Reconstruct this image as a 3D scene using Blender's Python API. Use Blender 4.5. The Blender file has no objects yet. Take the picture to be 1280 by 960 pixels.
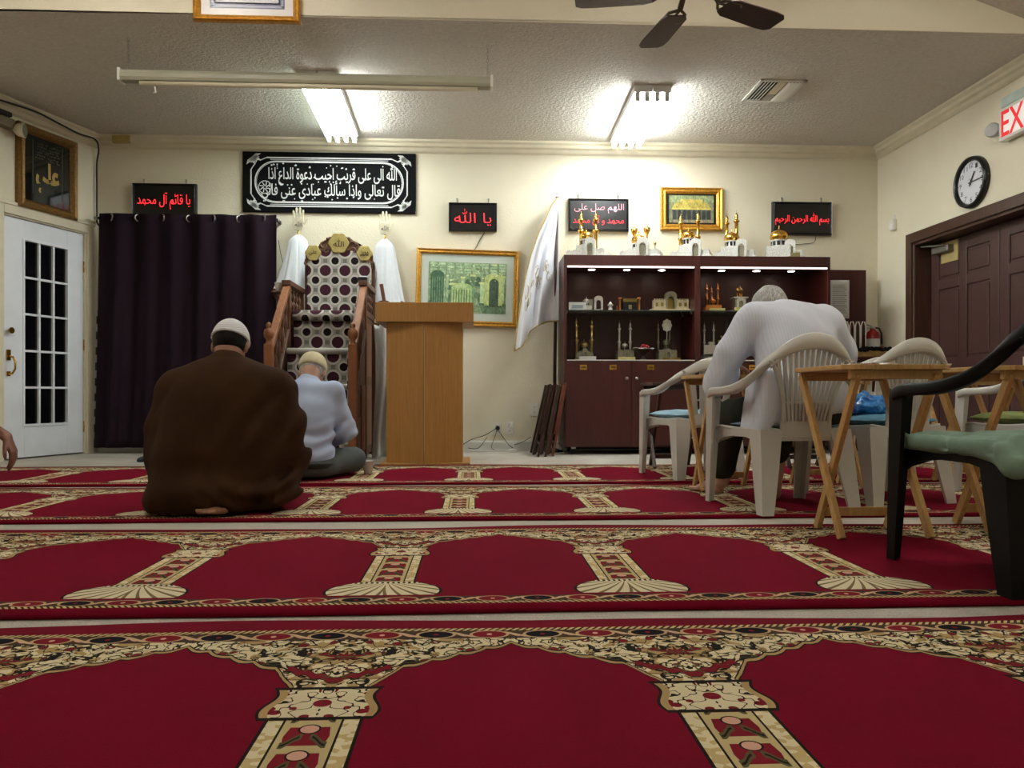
import bpy, bmesh, math, random
import numpy as np
from mathutils import Vector, Matrix, noise as mnoise
C = bpy.context.scene.collection
SC = bpy.context.scene
pi = math.pi
random.seed(7)

# ------------------------------------------------------------------ camera
YAW = math.atan(48 / 980.0); CAMZ = .545; FPX = 980.0; HOR = 493.0
cam = bpy.data.objects.new('camera', bpy.data.cameras.new('camera')); C.objects.link(cam)
cam.location = (0, 0, CAMZ); cam.rotation_euler = (pi / 2, 0, -YAW)
cam.data.sensor_width = 36; cam.data.lens = 36 * FPX / 1280; cam.data.shift_y = 13 / 1280
cam.data.clip_start = .02
SC.camera = cam
# ------------------------------------------------------------------ world, exposure
W = bpy.data.worlds.new('night'); SC.world = W; W.use_nodes = True
W.node_tree.nodes['Background'].inputs[0].default_value = (.02, .025, .04, 1)
W.node_tree.nodes['Background'].inputs[1].default_value = .15
SC.view_settings.view_transform = 'Standard'; SC.view_settings.look = 'None'
SC.view_settings.gamma = 1; SC.view_settings.use_curve_mapping = False
SC.view_settings.exposure = 0.06
TUBE = 70.0          # emission of the two ceiling fixtures in view
TUBE_FRONT = 48.0    # emission of the fixtures in the near half of the hall

# ------------------------------------------------------------------ the lie of the room
YB = 7.55; XL = -3.53; XR = 3.98; HC = 2.97; YH = 5.10
WA = math.radians(18.5)
def ray(px):
    k = (px - 640) / FPX
    return math.sin(YAW) + k * math.cos(YAW), math.cos(YAW) - k * math.sin(YAW)
def P(px, py, Y):                  # the point at room depth Y
    dx, dy = ray(px); D = Y / dy
    return Vector((dx * D, Y, CAMZ + (HOR - py) / FPX * D))
def F(px, py):                     # a point on the floor
    D = CAMZ * FPX / (py - HOR); dx, dy = ray(px)
    return Vector((dx * D, dy * D, 0))
def PR(px, py):                    # a point on the right wall
    dx, dy = ray(px); D = XR / dx
    return Vector((XR, dy * D, CAMZ + (HOR - py) / FPX * D))
def PL(px, py):                    # a point on the splayed left wall -> (distance from corner, z)
    dx, dy = ray(px)
    # XL - s sin = t dx ; YB - s cos = t dy
    s = (XL * dy - YB * dx) / (math.sin(WA) * dy - math.cos(WA) * dx)
    t = (YB - s * math.cos(WA)) / dy
    return s, CAMZ + (HOR - py) / FPX * t
def lw(s, off=0.0, z=0.0):         # world point on the left wall, off metres into the room
    return Vector((XL - s * math.sin(WA) + off * math.cos(WA), YB - s * math.cos(WA) - off * math.sin(WA), z))
LROT = pi / 2 - WA
RROT = -pi / 2

# ------------------------------------------------------------------ node expressions
def srgb(r, g=None, b=None):
    if g is None: r, g, b = r
    f = lambda c: (c / 255 / 12.92) if c / 255 <= .04045 else ((c / 255 + .055) / 1.055) ** 2.4
    return (f(r), f(g), f(b), 1)
class E:
    nt = None
    def __init__(s, v): s.v = v
    @staticmethod
    def m(op, *a, clamp=False):
        n = E.nt.nodes.new('ShaderNodeMath'); n.operation = op; n.use_clamp = clamp
        for i, x in enumerate(a):
            if isinstance(x, E): E.nt.links.new(x.v, n.inputs[i])
            else: n.inputs[i].default_value = float(x)
        return E(n.outputs[0])
    def __add__(s, o): return E.m('ADD', s, o)
    __radd__ = __add__
    def __sub__(s, o): return E.m('SUBTRACT', s, o)
    def __rsub__(s, o): return E.m('SUBTRACT', o, s)
    def __mul__(s, o): return E.m('MULTIPLY', s, o)
    __rmul__ = __mul__
    def __truediv__(s, o): return E.m('DIVIDE', s, o)
    def __gt__(s, o): return E.m('GREATER_THAN', s, o)
    def __lt__(s, o): return E.m('LESS_THAN', s, o)
def eabs(a): return E.m('ABSOLUTE', a)
def esin(a): return E.m('SINE', a)
def emin(a, b): return E.m('MINIMUM', a, b)
def emax(a, b): return E.m('MAXIMUM', a, b)
def efr(a): return E.m('FRACT', a)
def efl(a): return E.m('FLOOR', a)
def esq(a): return E.m('SQRT', a)
def eat(a, b): return E.m('ARCTAN2', a, b)
def rad(a, b): return esq(a * a + b * b)
def band(x, a, b): return (x > a) * (x < b)
def mixc(f, a, b):
    n = E.nt.nodes.new('ShaderNodeMix'); n.data_type = 'RGBA'
    for i, x in ((0, f), (6, a), (7, b)):
        if isinstance(x, E): E.nt.links.new(x.v, n.inputs[i])
        else: n.inputs[i].default_value = x
    return E(n.outputs[2])
def coords(kind='Object'):
    t = E.nt.nodes.new('ShaderNodeTexCoord'); s = E.nt.nodes.new('ShaderNodeSeparateXYZ')
    E.nt.links.new(t.outputs[kind], s.inputs[0])
    return E(s.outputs[0]), E(s.outputs[1]), E(s.outputs[2])
def vec(x, y, z=0.0):
    n = E.nt.nodes.new('ShaderNodeCombineXYZ')
    for i, q in enumerate((x, y, z)):
        if isinstance(q, E): E.nt.links.new(q.v, n.inputs[i])
        else: n.inputs[i].default_value = q
    return E(n.outputs[0])
def nse(v=None, scale=5, detail=3, rough=.5, dist=0):
    n = E.nt.nodes.new('ShaderNodeTexNoise'); n.inputs['Scale'].default_value = scale
    n.inputs['Detail'].default_value = detail; n.inputs['Roughness'].default_value = rough
    n.inputs['Distortion'].default_value = dist
    if v is None:
        t = E.nt.nodes.new('ShaderNodeTexCoord'); E.nt.links.new(t.outputs['Object'], n.inputs[0])
    else: E.nt.links.new(v.v, n.inputs[0])
    return E(n.outputs[0])
def vor(v, scale, feature='F1'):
    n = E.nt.nodes.new('ShaderNodeTexVoronoi'); n.feature = feature; n.inputs['Scale'].default_value = scale
    E.nt.links.new(v.v, n.inputs['Vector'])
    return E(n.outputs['Distance'])
def ramp(f, stops):
    n = E.nt.nodes.new('ShaderNodeValToRGB'); E.nt.links.new(f.v, n.inputs[0])
    el = n.color_ramp.elements
    while len(el) < len(stops): el.new(.5)
    for e, (p, c) in zip(el, stops): e.position = p; e.color = c
    return E(n.outputs[0])

def newmat(name):
    m = bpy.data.materials.new(name); m.use_nodes = True; E.nt = m.node_tree
    return m, m.node_tree.nodes['Principled BSDF']
def setc(b, c):
    if isinstance(c, E): E.nt.links.new(c.v, b.inputs['Base Color'])
    else: b.inputs['Base Color'].default_value = c
def bump(b, h, strength=.3, dist=.01):
    n = E.nt.nodes.new('ShaderNodeBump'); n.inputs['Strength'].default_value = strength
    n.inputs['Distance'].default_value = dist
    E.nt.links.new(h.v, n.inputs['Height']); E.nt.links.new(n.outputs[0], b.inputs['Normal'])
def mat(name, col, rough=.5, metal=0.0, var=.12, scale=8, bmp=0.0, bscale=40, bdist=.004, trans=0.0, coat=0.0, stretch=None, sheen=0):
    """plain procedural material: a colour broken up by noise, fine relief"""
    m, b = newmat(name)
    c = srgb(col)
    v = None
    if stretch:
        x, y, z = coords(); v = vec(x * stretch[0], y * stretch[1], z * stretch[2])
    f = nse(v, scale, 4, .6)
    lo = tuple(q * (1 - var) for q in c[:3]) + (1,); hi = tuple(min(1, q * (1 + var)) for q in c[:3]) + (1,)
    setc(b, ramp(f, [(.3, lo), (.7, hi)]))
    b.inputs['Roughness'].default_value = rough; b.inputs['Metallic'].default_value = metal
    if trans: b.inputs['Transmission Weight'].default_value = trans
    if coat: b.inputs['Coat Weight'].default_value = coat
    if rough >= .7: b.inputs['Specular IOR Level'].default_value = .15
    if sheen: b.inputs['Sheen Weight'].default_value = sheen
    if bmp: bump(b, nse(v, bscale, 3, .6), bmp, bdist)
    return m
def emit(name, col, s):
    m, b = newmat(name); c = srgb(col)
    setc(b, c); b.inputs['Emission Color'].default_value = c; b.inputs['Emission Strength'].default_value = s
    return m
def wood(name, a, b_, rough=.4, scale=3, stretch=(12, 12, 1), bmp=.05, coat=0):
    m, b = newmat(name); x, y, z = coords()
    v = vec(x * stretch[0], y * stretch[1], z * stretch[2])
    f = nse(v, scale, 5, .65, .6)
    f2 = nse(v, scale * 5, 2, .5)
    setc(b, ramp(f * .75 + f2 * .25, [(.32, srgb(a)), (.68, srgb(b_))]))
    b.inputs['Roughness'].default_value = rough
    if coat: b.inputs['Coat Weight'].default_value = coat; b.inputs['Coat Roughness'].default_value = .2
    if bmp: bump(b, f2, bmp, .002)
    return m

# ------------------------------------------------------------------ mesh builder
class MB:
    def __init__(s, M=None):
        s.v = []; s.f = []; s.sm = []; s.col = []; s.M = M or Matrix.Identity(4); s.cur = None
    def add(s, vs, fs, smooth=False, col=None):
        o = len(s.v); M = s.M
        s.v += [tuple(M @ Vector(p)) for p in vs]
        s.f += [tuple(i + o for i in f) for f in fs]
        s.sm += [smooth] * len(fs); s.col += [col or s.cur] * len(fs)
        return s
    def box(s, x0, x1, y0, y1, z0, z1, M=None):
        vs = [(x, y, z) for z in (z0, z1) for y in (y0, y1) for x in (x0, x1)]
        if M is not None: vs = [M @ Vector(p) for p in vs]
        return s.add(vs, [(0, 2, 3, 1), (4, 5, 7, 6), (0, 1, 5, 4), (2, 6, 7, 3), (0, 4, 6, 2), (1, 3, 7, 5)])
    def bar(s, a, b, w, t, up=(0, 0, 1), w2=None, t2=None):
        """rectangular bar from a to b: w across, t along 'up'"""
        a = Vector(a); b = Vector(b); d = (b - a).normalized(); up = Vector(up)
        x = d.cross(up).normalized(); u = x.cross(d).normalized()
        w2 = w if w2 is None else w2; t2 = t if t2 is None else t2
        vs = []
        for p, ww, tt in ((a, w, t), (b, w2, t2)):
            vs += [p - x * ww / 2 - u * tt / 2, p + x * ww / 2 - u * tt / 2, p + x * ww / 2 + u * tt / 2, p - x * ww / 2 + u * tt / 2]
        return s.add(vs, [(3, 2, 1, 0), (4, 5, 6, 7), (0, 1, 5, 4), (1, 2, 6, 5), (2, 3, 7, 6), (3, 0, 4, 7)])
    def prism(s, poly, y0, y1, smooth=False):
        """xz polygon extruded along y"""
        n = len(poly); vs = [(p[0], y0, p[1]) for p in poly] + [(p[0], y1, p[1]) for p in poly]
        return s.add(vs, [tuple(range(n)), tuple(range(2 * n - 1, n - 1, -1))] + [(i, i + n, (i + 1) % n + n, (i + 1) % n) for i in range(n)], smooth)
    def prismx(s, poly, x0, x1):
        """yz polygon extruded along x"""
        n = len(poly); vs = [(x0, p[0], p[1]) for p in poly] + [(x1, p[0], p[1]) for p in poly]
        return s.add(vs, [tuple(range(n - 1, -1, -1)), tuple(range(n, 2 * n))] + [((i + 1) % n, (i + 1) % n + n, i + n, i) for i in range(n)])
    def prismz(s, poly, z0, z1):
        n = len(poly); vs = [(p[0], p[1], z0) for p in poly] + [(p[0], p[1], z1) for p in poly]
        return s.add(vs, [tuple(range(n - 1, -1, -1)), tuple(range(n, 2 * n))] + [(i, (i + 1) % n, (i + 1) % n + n, i + n) for i in range(n)])
    def lathe(s, prof, c=(0, 0, 0), n=14, axis='z', cap=True):
        """prof: (radius, height)"""
        vs = []; k = len(prof)
        for r, h in prof:
            for i in range(n):
                a = 2 * pi * i / n; q = (r * math.cos(a), r * math.sin(a), h)
                if axis == 'y': q = (q[0], -q[2], q[1])
                elif axis == 'x': q = (q[2], q[0], q[1])
                vs.append((q[0] + c[0], q[1] + c[1], q[2] + c[2]))
        fs = [(j * n + i, j * n + (i + 1) % n, (j + 1) * n + (i + 1) % n, (j + 1) * n + i) for j in range(k - 1) for i in range(n)]
        s.add(vs, fs, True)
        if cap:
            o = len(s.v) - k * n
            s.f += [tuple(o + i for i in range(n - 1, -1, -1)), tuple(o + (k - 1) * n + i for i in range(n))]
            s.sm += [False, False]; s.col += [s.cur] * 2
        return s
    def tube(s, pts, r, n=8, closed=False):
        pts = [Vector(p) for p in pts]; k = len(pts)
        rs = r if isinstance(r, (list, tuple)) else [r] * k
        vs = []; ref = None
        for i, p in enumerate(pts):
            d = (pts[min(i + 1, k - 1)] - pts[max(i - 1, 0)]).normalized()
            if ref is None:
                ref = d.cross(Vector((0, 0, 1)))
                if ref.length < .05: ref = d.cross(Vector((0, 1, 0)))
            ref = (ref - d * ref.dot(d)).normalized(); w = d.cross(ref)
            for j in range(n):
                a = 2 * pi * j / n; vs.append(p + (ref * math.cos(a) + w * math.sin(a)) * rs[i])
        fs = [(j * n + i, j * n + (i + 1) % n, (j + 1) * n + (i + 1) % n, (j + 1) * n + i) for j in range(k - 1) for i in range(n)]
        o = len(s.v)
        s.add(vs, fs, True)
        s.f += [tuple(o + i for i in range(n - 1, -1, -1)), tuple(o + (k - 1) * n + i for i in range(n))]; s.sm += [False] * 2; s.col += [s.cur] * 2
        return s
    def sweep(s, pts, us, vs_, prof, smooth=True):
        """profile (list of (a,b)) carried along pts with axes us, vs_ (lists, or scaled per point)"""
        n = len(prof); k = len(pts); V = []
        for p, u, w in zip(pts, us, vs_):
            p = Vector(p); u = Vector(u); w = Vector(w)
            V += [p + u * a + w * b for a, b in prof]
        fs = [(j * n + i, j * n + (i + 1) % n, (j + 1) * n + (i + 1) % n, (j + 1) * n + i) for j in range(k - 1) for i in range(n)]
        s.add(V, fs + [tuple(range(n - 1, -1, -1)), tuple((k - 1) * n + i for i in range(n))], smooth)
        return s
    def sphere(s, c, r, n=12, m=8, sc=(1, 1, 1)):
        prof = [(math.sin(pi * j / m), -math.cos(pi * j / m)) for j in range(m + 1)]
        vs = [(c[0] + r * sc[0] * a * math.cos(2 * pi * i / n), c[1] + r * sc[1] * a * math.sin(2 * pi * i / n), c[2] + r * sc[2] * h) for a, h in prof for i in range(n)]
        return s.add(vs, [(j * n + i, j * n + (i + 1) % n, (j + 1) * n + (i + 1) % n, (j + 1) * n + i) for j in range(m) for i in range(n)], True)
    def grid(s, fn, nu, nv, smooth=True, closeu=False):
        vs = [fn(i / nu, j / nv) for j in range(nv + 1) for i in range(nu + (0 if closeu else 1))]
        w = nu if closeu else nu + 1
        return s.add(vs, [(j * w + i, j * w + (i + 1) % w, (j + 1) * w + (i + 1) % w, (j + 1) * w + i) for j in range(nv) for i in range(nu)], smooth)
    def poly(s, pts, y, col=None):
        """flat xz polygon at depth y facing -y (printed shapes)"""
        return s.add([(p[0], y, p[1]) for p in pts], [tuple(range(len(pts)))], False, col)
    def rect(s, x0, x1, z0, z1, y, col=None): return s.poly([(x0, z0), (x1, z0), (x1, z1), (x0, z1)], y, col)
    def disc(s, x, z, rx, rz, y, col=None, n=20): return s.poly([(x + rx * math.cos(2 * pi * i / n), z + rz * math.sin(2 * pi * i / n)) for i in range(n)], y, col)
    def mesh(s, name, m=None):
        me = bpy.data.meshes.new(name); me.from_pydata(s.v, [], s.f)
        me.polygons.foreach_set('use_smooth', s.sm)
        if any(c is not None for c in s.col):
            at = me.color_attributes.new('ink', 'FLOAT_COLOR', 'CORNER'); k = 0
            for p, c in zip(me.polygons, s.col):
                for _ in p.vertices: at.data[k].color = c or (.5, .5, .5, 1); k += 1
        if m: me.materials.append(m)
        me.validate(); me.update()
        return me
    def build(s, name, m, parent=None, label=None, bevel=0, thick=0, seg=2):
        o = bpy.data.objects.new(name, s.mesh(name, m)); C.objects.link(o)
        if parent is not None: o.parent = parent
        if label: o['label'] = label
        if thick:
            q = o.modifiers.new('thickness', 'SOLIDIFY'); q.thickness = thick; q.offset = 0
        if bevel:
            q = o.modifiers.new('bevel', 'BEVEL'); q.width = bevel; q.segments = seg; q.limit_method = 'ANGLE'; q.angle_limit = math.radians(35)
        return o
def thing(name, label, cat, loc=(0, 0, 0), rz=0, group=None):
    o = bpy.data.objects.new(name, None); C.objects.link(o); o.empty_display_size = .05
    o.location = loc; o.rotation_euler = (0, 0, rz); tag(o, label, cat, group); return o
def tag(o, label, cat, group=None, kind=None):
    o['label'] = label; o['category'] = cat
    if group: o['group'] = group
    if kind: o['kind'] = kind
    return o
def struct(name, mb, m, label=None, bevel=0, loc=None, rz=0):
    o = mb.build(name, m, None, label, bevel); o['kind'] = 'structure'
    if loc is not None: o.location = loc; o.rotation_euler = (0, 0, rz)
    return o
def put(o, loc, rz=0): o.location = loc; o.rotation_euler = (0, 0, rz); return o
def copy_tree(o, parent=None):
    c = o.copy(); C.objects.link(c); c.parent = parent
    for ch in list(o.children): copy_tree(ch, c)
    return c

# ------------------------------------------------------------------ Arabic and Latin lettering
FORMS = {}
for t in '621 FE80 1|622 FE81 2|623 FE83 2|624 FE85 2|625 FE87 2|626 FE89 4|627 FE8D 2|628 FE8F 4|629 FE93 2|62A FE95 4|62B FE99 4|62C FE9D 4|62D FEA1 4|62E FEA5 4|62F FEA9 2|630 FEAB 2|631 FEAD 2|632 FEAF 2|633 FEB1 4|634 FEB5 4|635 FEB9 4|636 FEBD 4|637 FEC1 4|638 FEC5 4|639 FEC9 4|63A FECD 4|641 FED1 4|642 FED5 4|643 FED9 4|644 FEDD 4|645 FEE1 4|646 FEE5 4|647 FEE9 4|648 FEED 2|649 FEEF 2|64A FEF1 4'.split('|'):
    a, b, n = t.split(); FORMS[chr(int(a, 16))] = (int(b, 16), int(n))
LA = {'\u0627': 0xFEFB, '\u0623': 0xFEF7, '\u0625': 0xFEF9, '\u0622': 0xFEF5}
def arabic(s):
    out = []; i = 0; prev = False
    while i < len(s):
        c = s[i]
        if c not in FORMS: out.append(c); prev = False; i += 1; continue
        if c == '\u0644' and i + 1 < len(s) and s[i + 1] in LA:
            out.append(chr(LA[s[i + 1]] + (1 if prev else 0))); prev = False; i += 2; continue
        b, n = FORMS[c]; nxt = i + 1 < len(s) and s[i + 1] in FORMS and FORMS[s[i + 1]][1] > 1
        if n == 1: k = 0; p2 = False
        elif n == 2: k = 1 if prev else 0; p2 = False
        else: k = (3 if nxt else 1) if prev else (2 if nxt else 0); p2 = nxt
        out.append(chr(b + k)); prev = p2; i += 1
    return ''.join(reversed(out))
def lettering(mb, text, x0, x1, z0, z1, y, depth=0, keep=False, shear=0, offset=0, col=None, res=2):
    """writes text into the xz box facing -y"""
    cu = bpy.data.curves.new('lettering', 'FONT')
    cu.body = arabic(text) if any(c in FORMS for c in text) else text
    cu.resolution_u = res; cu.extrude = depth; cu.shear = shear; cu.offset = offset
    o = bpy.data.objects.new('lettering', cu); C.objects.link(o)
    dg = bpy.context.evaluated_depsgraph_get(); me = bpy.data.meshes.new_from_object(o.evaluated_get(dg))
    vs = [v.co.copy() for v in me.vertices]; fs = [tuple(p.vertices) for p in me.polygons]
    bpy.data.objects.remove(o); bpy.data.curves.remove(cu); bpy.data.meshes.remove(me)
    if not vs: return mb
    ax = min(v.x for v in vs); bx = max(v.x for v in vs); az = min(v.y for v in vs); bz = max(v.y for v in vs)
    kx = (x1 - x0) / (bx - ax); kz = (z1 - z0) / (bz - az)
    cx = 0; cz = 0
    if keep:
        k = min(kx, kz); cx = ((x1 - x0) - k * (bx - ax)) / 2; cz = ((z1 - z0) - k * (bz - az)) / 2; kx = kz = k
    return mb.add([(x0 + cx + (v.x - ax) * kx, y - v.z, z0 + cz + (v.y - az) * kz) for v in vs], fs, False, col)

# ------------------------------------------------------------------ solids by distance field (figures, cushions, draped cloth)
class SDF:
    def __init__(s, lo, hi, h):
        s.lo = np.array(lo, float); s.h = h
        s.n = np.ceil((np.array(hi) - s.lo) / h).astype(int) + 1
        s.ax = [s.lo[i] + np.arange(s.n[i]) * h for i in range(3)]
        s.d = np.full(tuple(s.n), 1.0, dtype=np.float32)
    def _box(s, lo, hi, m):
        i0 = np.maximum(((np.array(lo) - m - s.lo) / s.h).astype(int), 0); i1 = np.minimum(((np.array(hi) + m - s.lo) / s.h).astype(int) + 2, s.n)
        return tuple(slice(a, max(a, b)) for a, b in zip(i0, i1))
    def _pts(s, sl):
        return np.meshgrid(s.ax[0][sl[0]], s.ax[1][sl[1]], s.ax[2][sl[2]], indexing='ij')
    def _mix(s, sl, d, k, sub=False):
        o = s.d[sl]
        if sub: d = -d; hh = np.clip(.5 - .5 * (d - o) / k, 0, 1); hh = 1 - hh; s.d[sl] = o * (1 - hh) + d * hh + k * hh * (1 - hh); return
        hh = np.clip(.5 + .5 * (o - d) / k, 0, 1); s.d[sl] = o * (1 - hh) + d * hh - k * hh * (1 - hh)
    def cap(s, a, b, ra, rb=None, k=.03):
        rb = ra if rb is None else rb; a = np.array(a, float); b = np.array(b, float); R = max(ra, rb)
        sl = s._box(np.minimum(a, b) - R, np.maximum(a, b) + R, k + .04); X, Y, Z = s._pts(sl)
        ba = b - a; L = max(ba @ ba, 1e-9)
        t = np.clip(((X - a[0]) * ba[0] + (Y - a[1]) * ba[1] + (Z - a[2]) * ba[2]) / L, 0, 1)
        d = np.sqrt((X - a[0] - t * ba[0]) ** 2 + (Y - a[1] - t * ba[1]) ** 2 + (Z - a[2] - t * ba[2]) ** 2) - (ra + (rb - ra) * t)
        s._mix(sl, d, k); return s
    def chain(s, pts, rs, k=.03):
        for i in range(len(pts) - 1): s.cap(pts[i], pts[i + 1], rs[i], rs[i + 1], k)
        return s
    def ell(s, c, r, k=.03, rot=None, sub=False):
        c = np.array(c, float); r = np.array(r, float); m = r.max() if rot is not None else 0
        ext = np.full(3, m) if rot is not None else r
        sl = s._box(c - ext, c + ext, k + .04); X, Y, Z = s._pts(sl); q = [X - c[0], Y - c[1], Z - c[2]]
        if rot is not None:
            Rm = np.array(rot.to_3x3().transposed()); q = [Rm[i][0] * q[0] + Rm[i][1] * q[1] + Rm[i][2] * q[2] for i in range(3)]
        k0 = np.sqrt(sum((q[i] / r[i]) ** 2 for i in range(3))); k1 = np.sqrt(sum((q[i] / r[i] ** 2) ** 2 for i in range(3))) + 1e-9
        s._mix(sl, k0 * (k0 - 1) / k1, k, sub); return s
    def rbox(s, c, half, rr, k=.02, rot=None, sub=False):
        c = np.array(c, float); ext = np.full(3, np.linalg.norm(half)) if rot is not None else np.array(half)
        sl = s._box(c - ext, c + ext, k + .04); X, Y, Z = s._pts(sl); q = [X - c[0], Y - c[1], Z - c[2]]
        if rot is not None:
            Rm = np.array(rot.to_3x3().transposed()); q = [Rm[i][0] * q[0] + Rm[i][1] * q[1] + Rm[i][2] * q[2] for i in range(3)]
        q = [np.abs(q[i]) - (half[i] - rr) for i in range(3)]
        d = np.sqrt(sum(np.maximum(a, 0) ** 2 for a in q)) + np.minimum(np.maximum(q[0], np.maximum(q[1], q[2])), 0) - rr
        s._mix(sl, d, k, sub); return s
    def disp(s, fn):
        X, Y, Z = np.meshgrid(*s.ax, indexing='ij'); s.d = s.d + fn(X, Y, Z).astype(np.float32); return s
    def cut(s, fn):
        X, Y, Z = np.meshgrid(*s.ax, indexing='ij'); s.d = np.maximum(s.d, fn(X, Y, Z)).astype(np.float32); return s
    def mb(s):
        d = s.d.copy()
        for sl in ((0,), (-1,)):
            d[sl[0], :, :] = 1; d[:, sl[0], :] = 1; d[:, :, sl[0]] = 1
        ins = d < 0
        nx, ny, nz = d.shape
        cnt = np.zeros((nx - 1, ny - 1, nz - 1)); acc = np.zeros((nx - 1, ny - 1, nz - 1, 3))
        corners = [(i, j, k) for i in (0, 1) for j in (0, 1) for k in (0, 1)]
        def cs(a, c): return a[c[0]:nx - 1 + c[0], c[1]:ny - 1 + c[1], c[2]:nz - 1 + c[2]]
        for c in corners:
            for ax in range(3):
                if c[ax]: continue
                e = list(c); e[ax] = 1
                da, db = cs(d, c), cs(d, e); x = cs(ins, c) != cs(ins, e)
                t = np.where(x, da / np.where(x, da - db, 1), 0)
                cnt += x
                for q in range(3): acc[..., q] += np.where(x, c[q] + (t if q == ax else 0), 0)
        act = cnt > 0; idx = np.full(act.shape, -1, dtype=np.int64); ii = np.argwhere(act); idx[act] = np.arange(len(ii))
        pos = (ii + acc[act] / cnt[act][:, None]) * s.h + s.lo
        quads = []
        for ax in range(3):
            a = np.take(ins, range(0, d.shape[ax] - 1), ax); b = np.take(ins, range(1, d.shape[ax]), ax)
            u, v = [(1, 2), (2, 0), (0, 1)][ax]
            for sgn in (0, 1):
                e = np.argwhere((a & ~b) if sgn == 0 else (~a & b))
                e = e[(e[:, u] > 0) & (e[:, v] > 0) & (e[:, u] < d.shape[u] - 1) & (e[:, v] < d.shape[v] - 1)]
                if not len(e): continue
                def at(du, dv):
                    q = e.copy(); q[:, u] -= du; q[:, v] -= dv; return idx[q[:, 0], q[:, 1], q[:, 2]]
                Q = np.stack([at(1, 1), at(0, 1), at(0, 0), at(1, 0)], 1)
                quads.append(Q if sgn == 0 else Q[:, ::-1])
        Q = np.concatenate(quads); Q = Q[(Q >= 0).all(1)]
        m = MB(); m.v = [tuple(p) for p in pos.tolist()]; m.f = [tuple(q) for q in Q.tolist()]
        m.sm = [True] * len(m.f); m.col = [None] * len(m.f)
        return m
def waves(seed, n, freq, aniso=(1, 1, 1)):
    """smooth pseudo-random field in -1..1"""
    r = np.random.RandomState(seed); D = r.normal(size=(n, 3)); D /= np.linalg.norm(D, axis=1)[:, None]
    D = D * np.array(aniso) * freq * r.uniform(.6, 1.5, (n, 1)); ph = r.uniform(0, 6.3, n)
    def fn(X, Y, Z):
        t = 0
        for q, p in zip(D, ph): t = t + np.sin(q[0] * X + q[1] * Y + q[2] * Z + p)
        return t / n ** .5 / 1.2
    return fn
# ================================================================== MATERIALS
m_wall, b = newmat('cream_wall_paint')
setc(b, ramp(nse(None, 1.5, 4, .6), [(.3, srgb(222, 214, 190)), (.7, srgb(229, 221, 198))])); b.inputs['Roughness'].default_value = .6
bump(b, nse(None, 55, 3, .5), .35, .006)
m_ceil, b = newmat('sprayed_ceiling')
setc(b, ramp(nse(None, 40, 3, .6), [(.3, srgb(196, 190, 180)), (.7, srgb(210, 205, 195))])); b.inputs['Roughness'].default_value = .85
bump(b, nse(None, 38, 4, .6), .8, .02)
m_floor, b = newmat('grey_loop_carpet')
f = nse(None, 160, 3, .7); g = nse(None, 2.2, 4, .6)
setc(b, ramp(f * .6 + g * .4, [(.3, srgb(142, 136, 126)), (.7, srgb(205, 198, 186))])); b.inputs['Roughness'].default_value = .95
bump(b, f, .5, .006)
m_trim = mat('cream_trim', (214, 205, 180), .45, var=.05)
m_white_trim = mat('white_trim', (218, 216, 206), .4, var=.04)
m_white_door = mat('white_door_paint', (226, 230, 236), .35, var=.03)
m_brown_door = mat('brown_door_paint', (70, 45, 42), .42, var=.08, bmp=.1, bscale=60, stretch=(20, 20, 1))
m_brown_trim = wood('brown_door_frame_wood', (48, 28, 20), (78, 48, 34), .4)
m_brass = mat('polished_brass', (190, 150, 70), .22, 1.0)
m_steel = mat('brushed_steel', (180, 180, 178), .3, 1.0)
m_dark_metal = mat('dark_metal', (40, 38, 38), .4, .6)
m_black = mat('black_plastic', (18, 18, 19), .32)
m_black_matte = mat('matte_black', (14, 14, 15), .75)
m_white_plastic = mat('white_plastic', (226, 224, 216), .35, var=.03)
m_gold = mat('gilded_wood', (196, 142, 52), .36, .55, var=.35, scale=60, bmp=.5, bscale=110, bdist=.006)
m_gold_dark = mat('dark_gilt', (120, 88, 40), .4, .5, var=.4, scale=60, bmp=.5, bscale=110, bdist=.006)
m_goldmetal = mat('gold_plate', (222, 176, 84), .22, 1.0)
m_silver = mat('silver_filigree', (222, 222, 216), .3, .35, var=.3, scale=120, bmp=.4, bscale=180, bdist=.002)
m_red_led = emit('red_led', (255, 40, 50), 2.6)
m_pink_led = emit('pink_led', (255, 150, 165), 1.6)
m_tube = emit('fluorescent_tube', (246, 252, 250), TUBE)
m_tube_front = emit('fluorescent_tube_near', (255, 250, 240), TUBE_FRONT)
m_spot = emit('halogen_spot', (255, 226, 206), 26)
m_strip = emit('led_strip', (255, 240, 236), 1.3)
m_lamp_body = mat('white_enamel', (232, 232, 232), .35, var=.03)
m_glass, b = newmat('dark_pane_glass')
setc(b, srgb(22, 22, 26)); b.inputs['Roughness'].default_value = .05; b.inputs['Transmission Weight'].default_value = .6; b.inputs['IOR'].default_value = 1.45
m_clear, b = newmat('shelf_glass')
setc(b, srgb(150, 175, 168)); b.inputs['Roughness'].default_value = .05; b.inputs['Transmission Weight'].default_value = .85
m_ink, b = newmat('printed_ink')
n = E.nt.nodes.new('ShaderNodeVertexColor'); n.layer_name = 'ink'
E.nt.links.new(n.outputs[0], b.inputs['Base Color']); b.inputs['Roughness'].default_value = .35
m_curtain = mat('purple_black_curtain', (31, 18, 28), .9, var=.12, scale=5, bmp=.12, bscale=220, bdist=.001)
m_velvet = mat('black_velvet', (7, 7, 9), .85)
m_thread = mat('white_embroidery', (214, 216, 214), .6, var=.1, scale=80)
m_oak = wood('oak_laminate', (156, 110, 52), (178, 132, 68), .45, 3, (26, 26, 1.2), .03)
m_minbar = wood('carved_walnut_wood', (66, 38, 22), (100, 60, 34), .5, 3, (14, 14, 2), .08)
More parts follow.
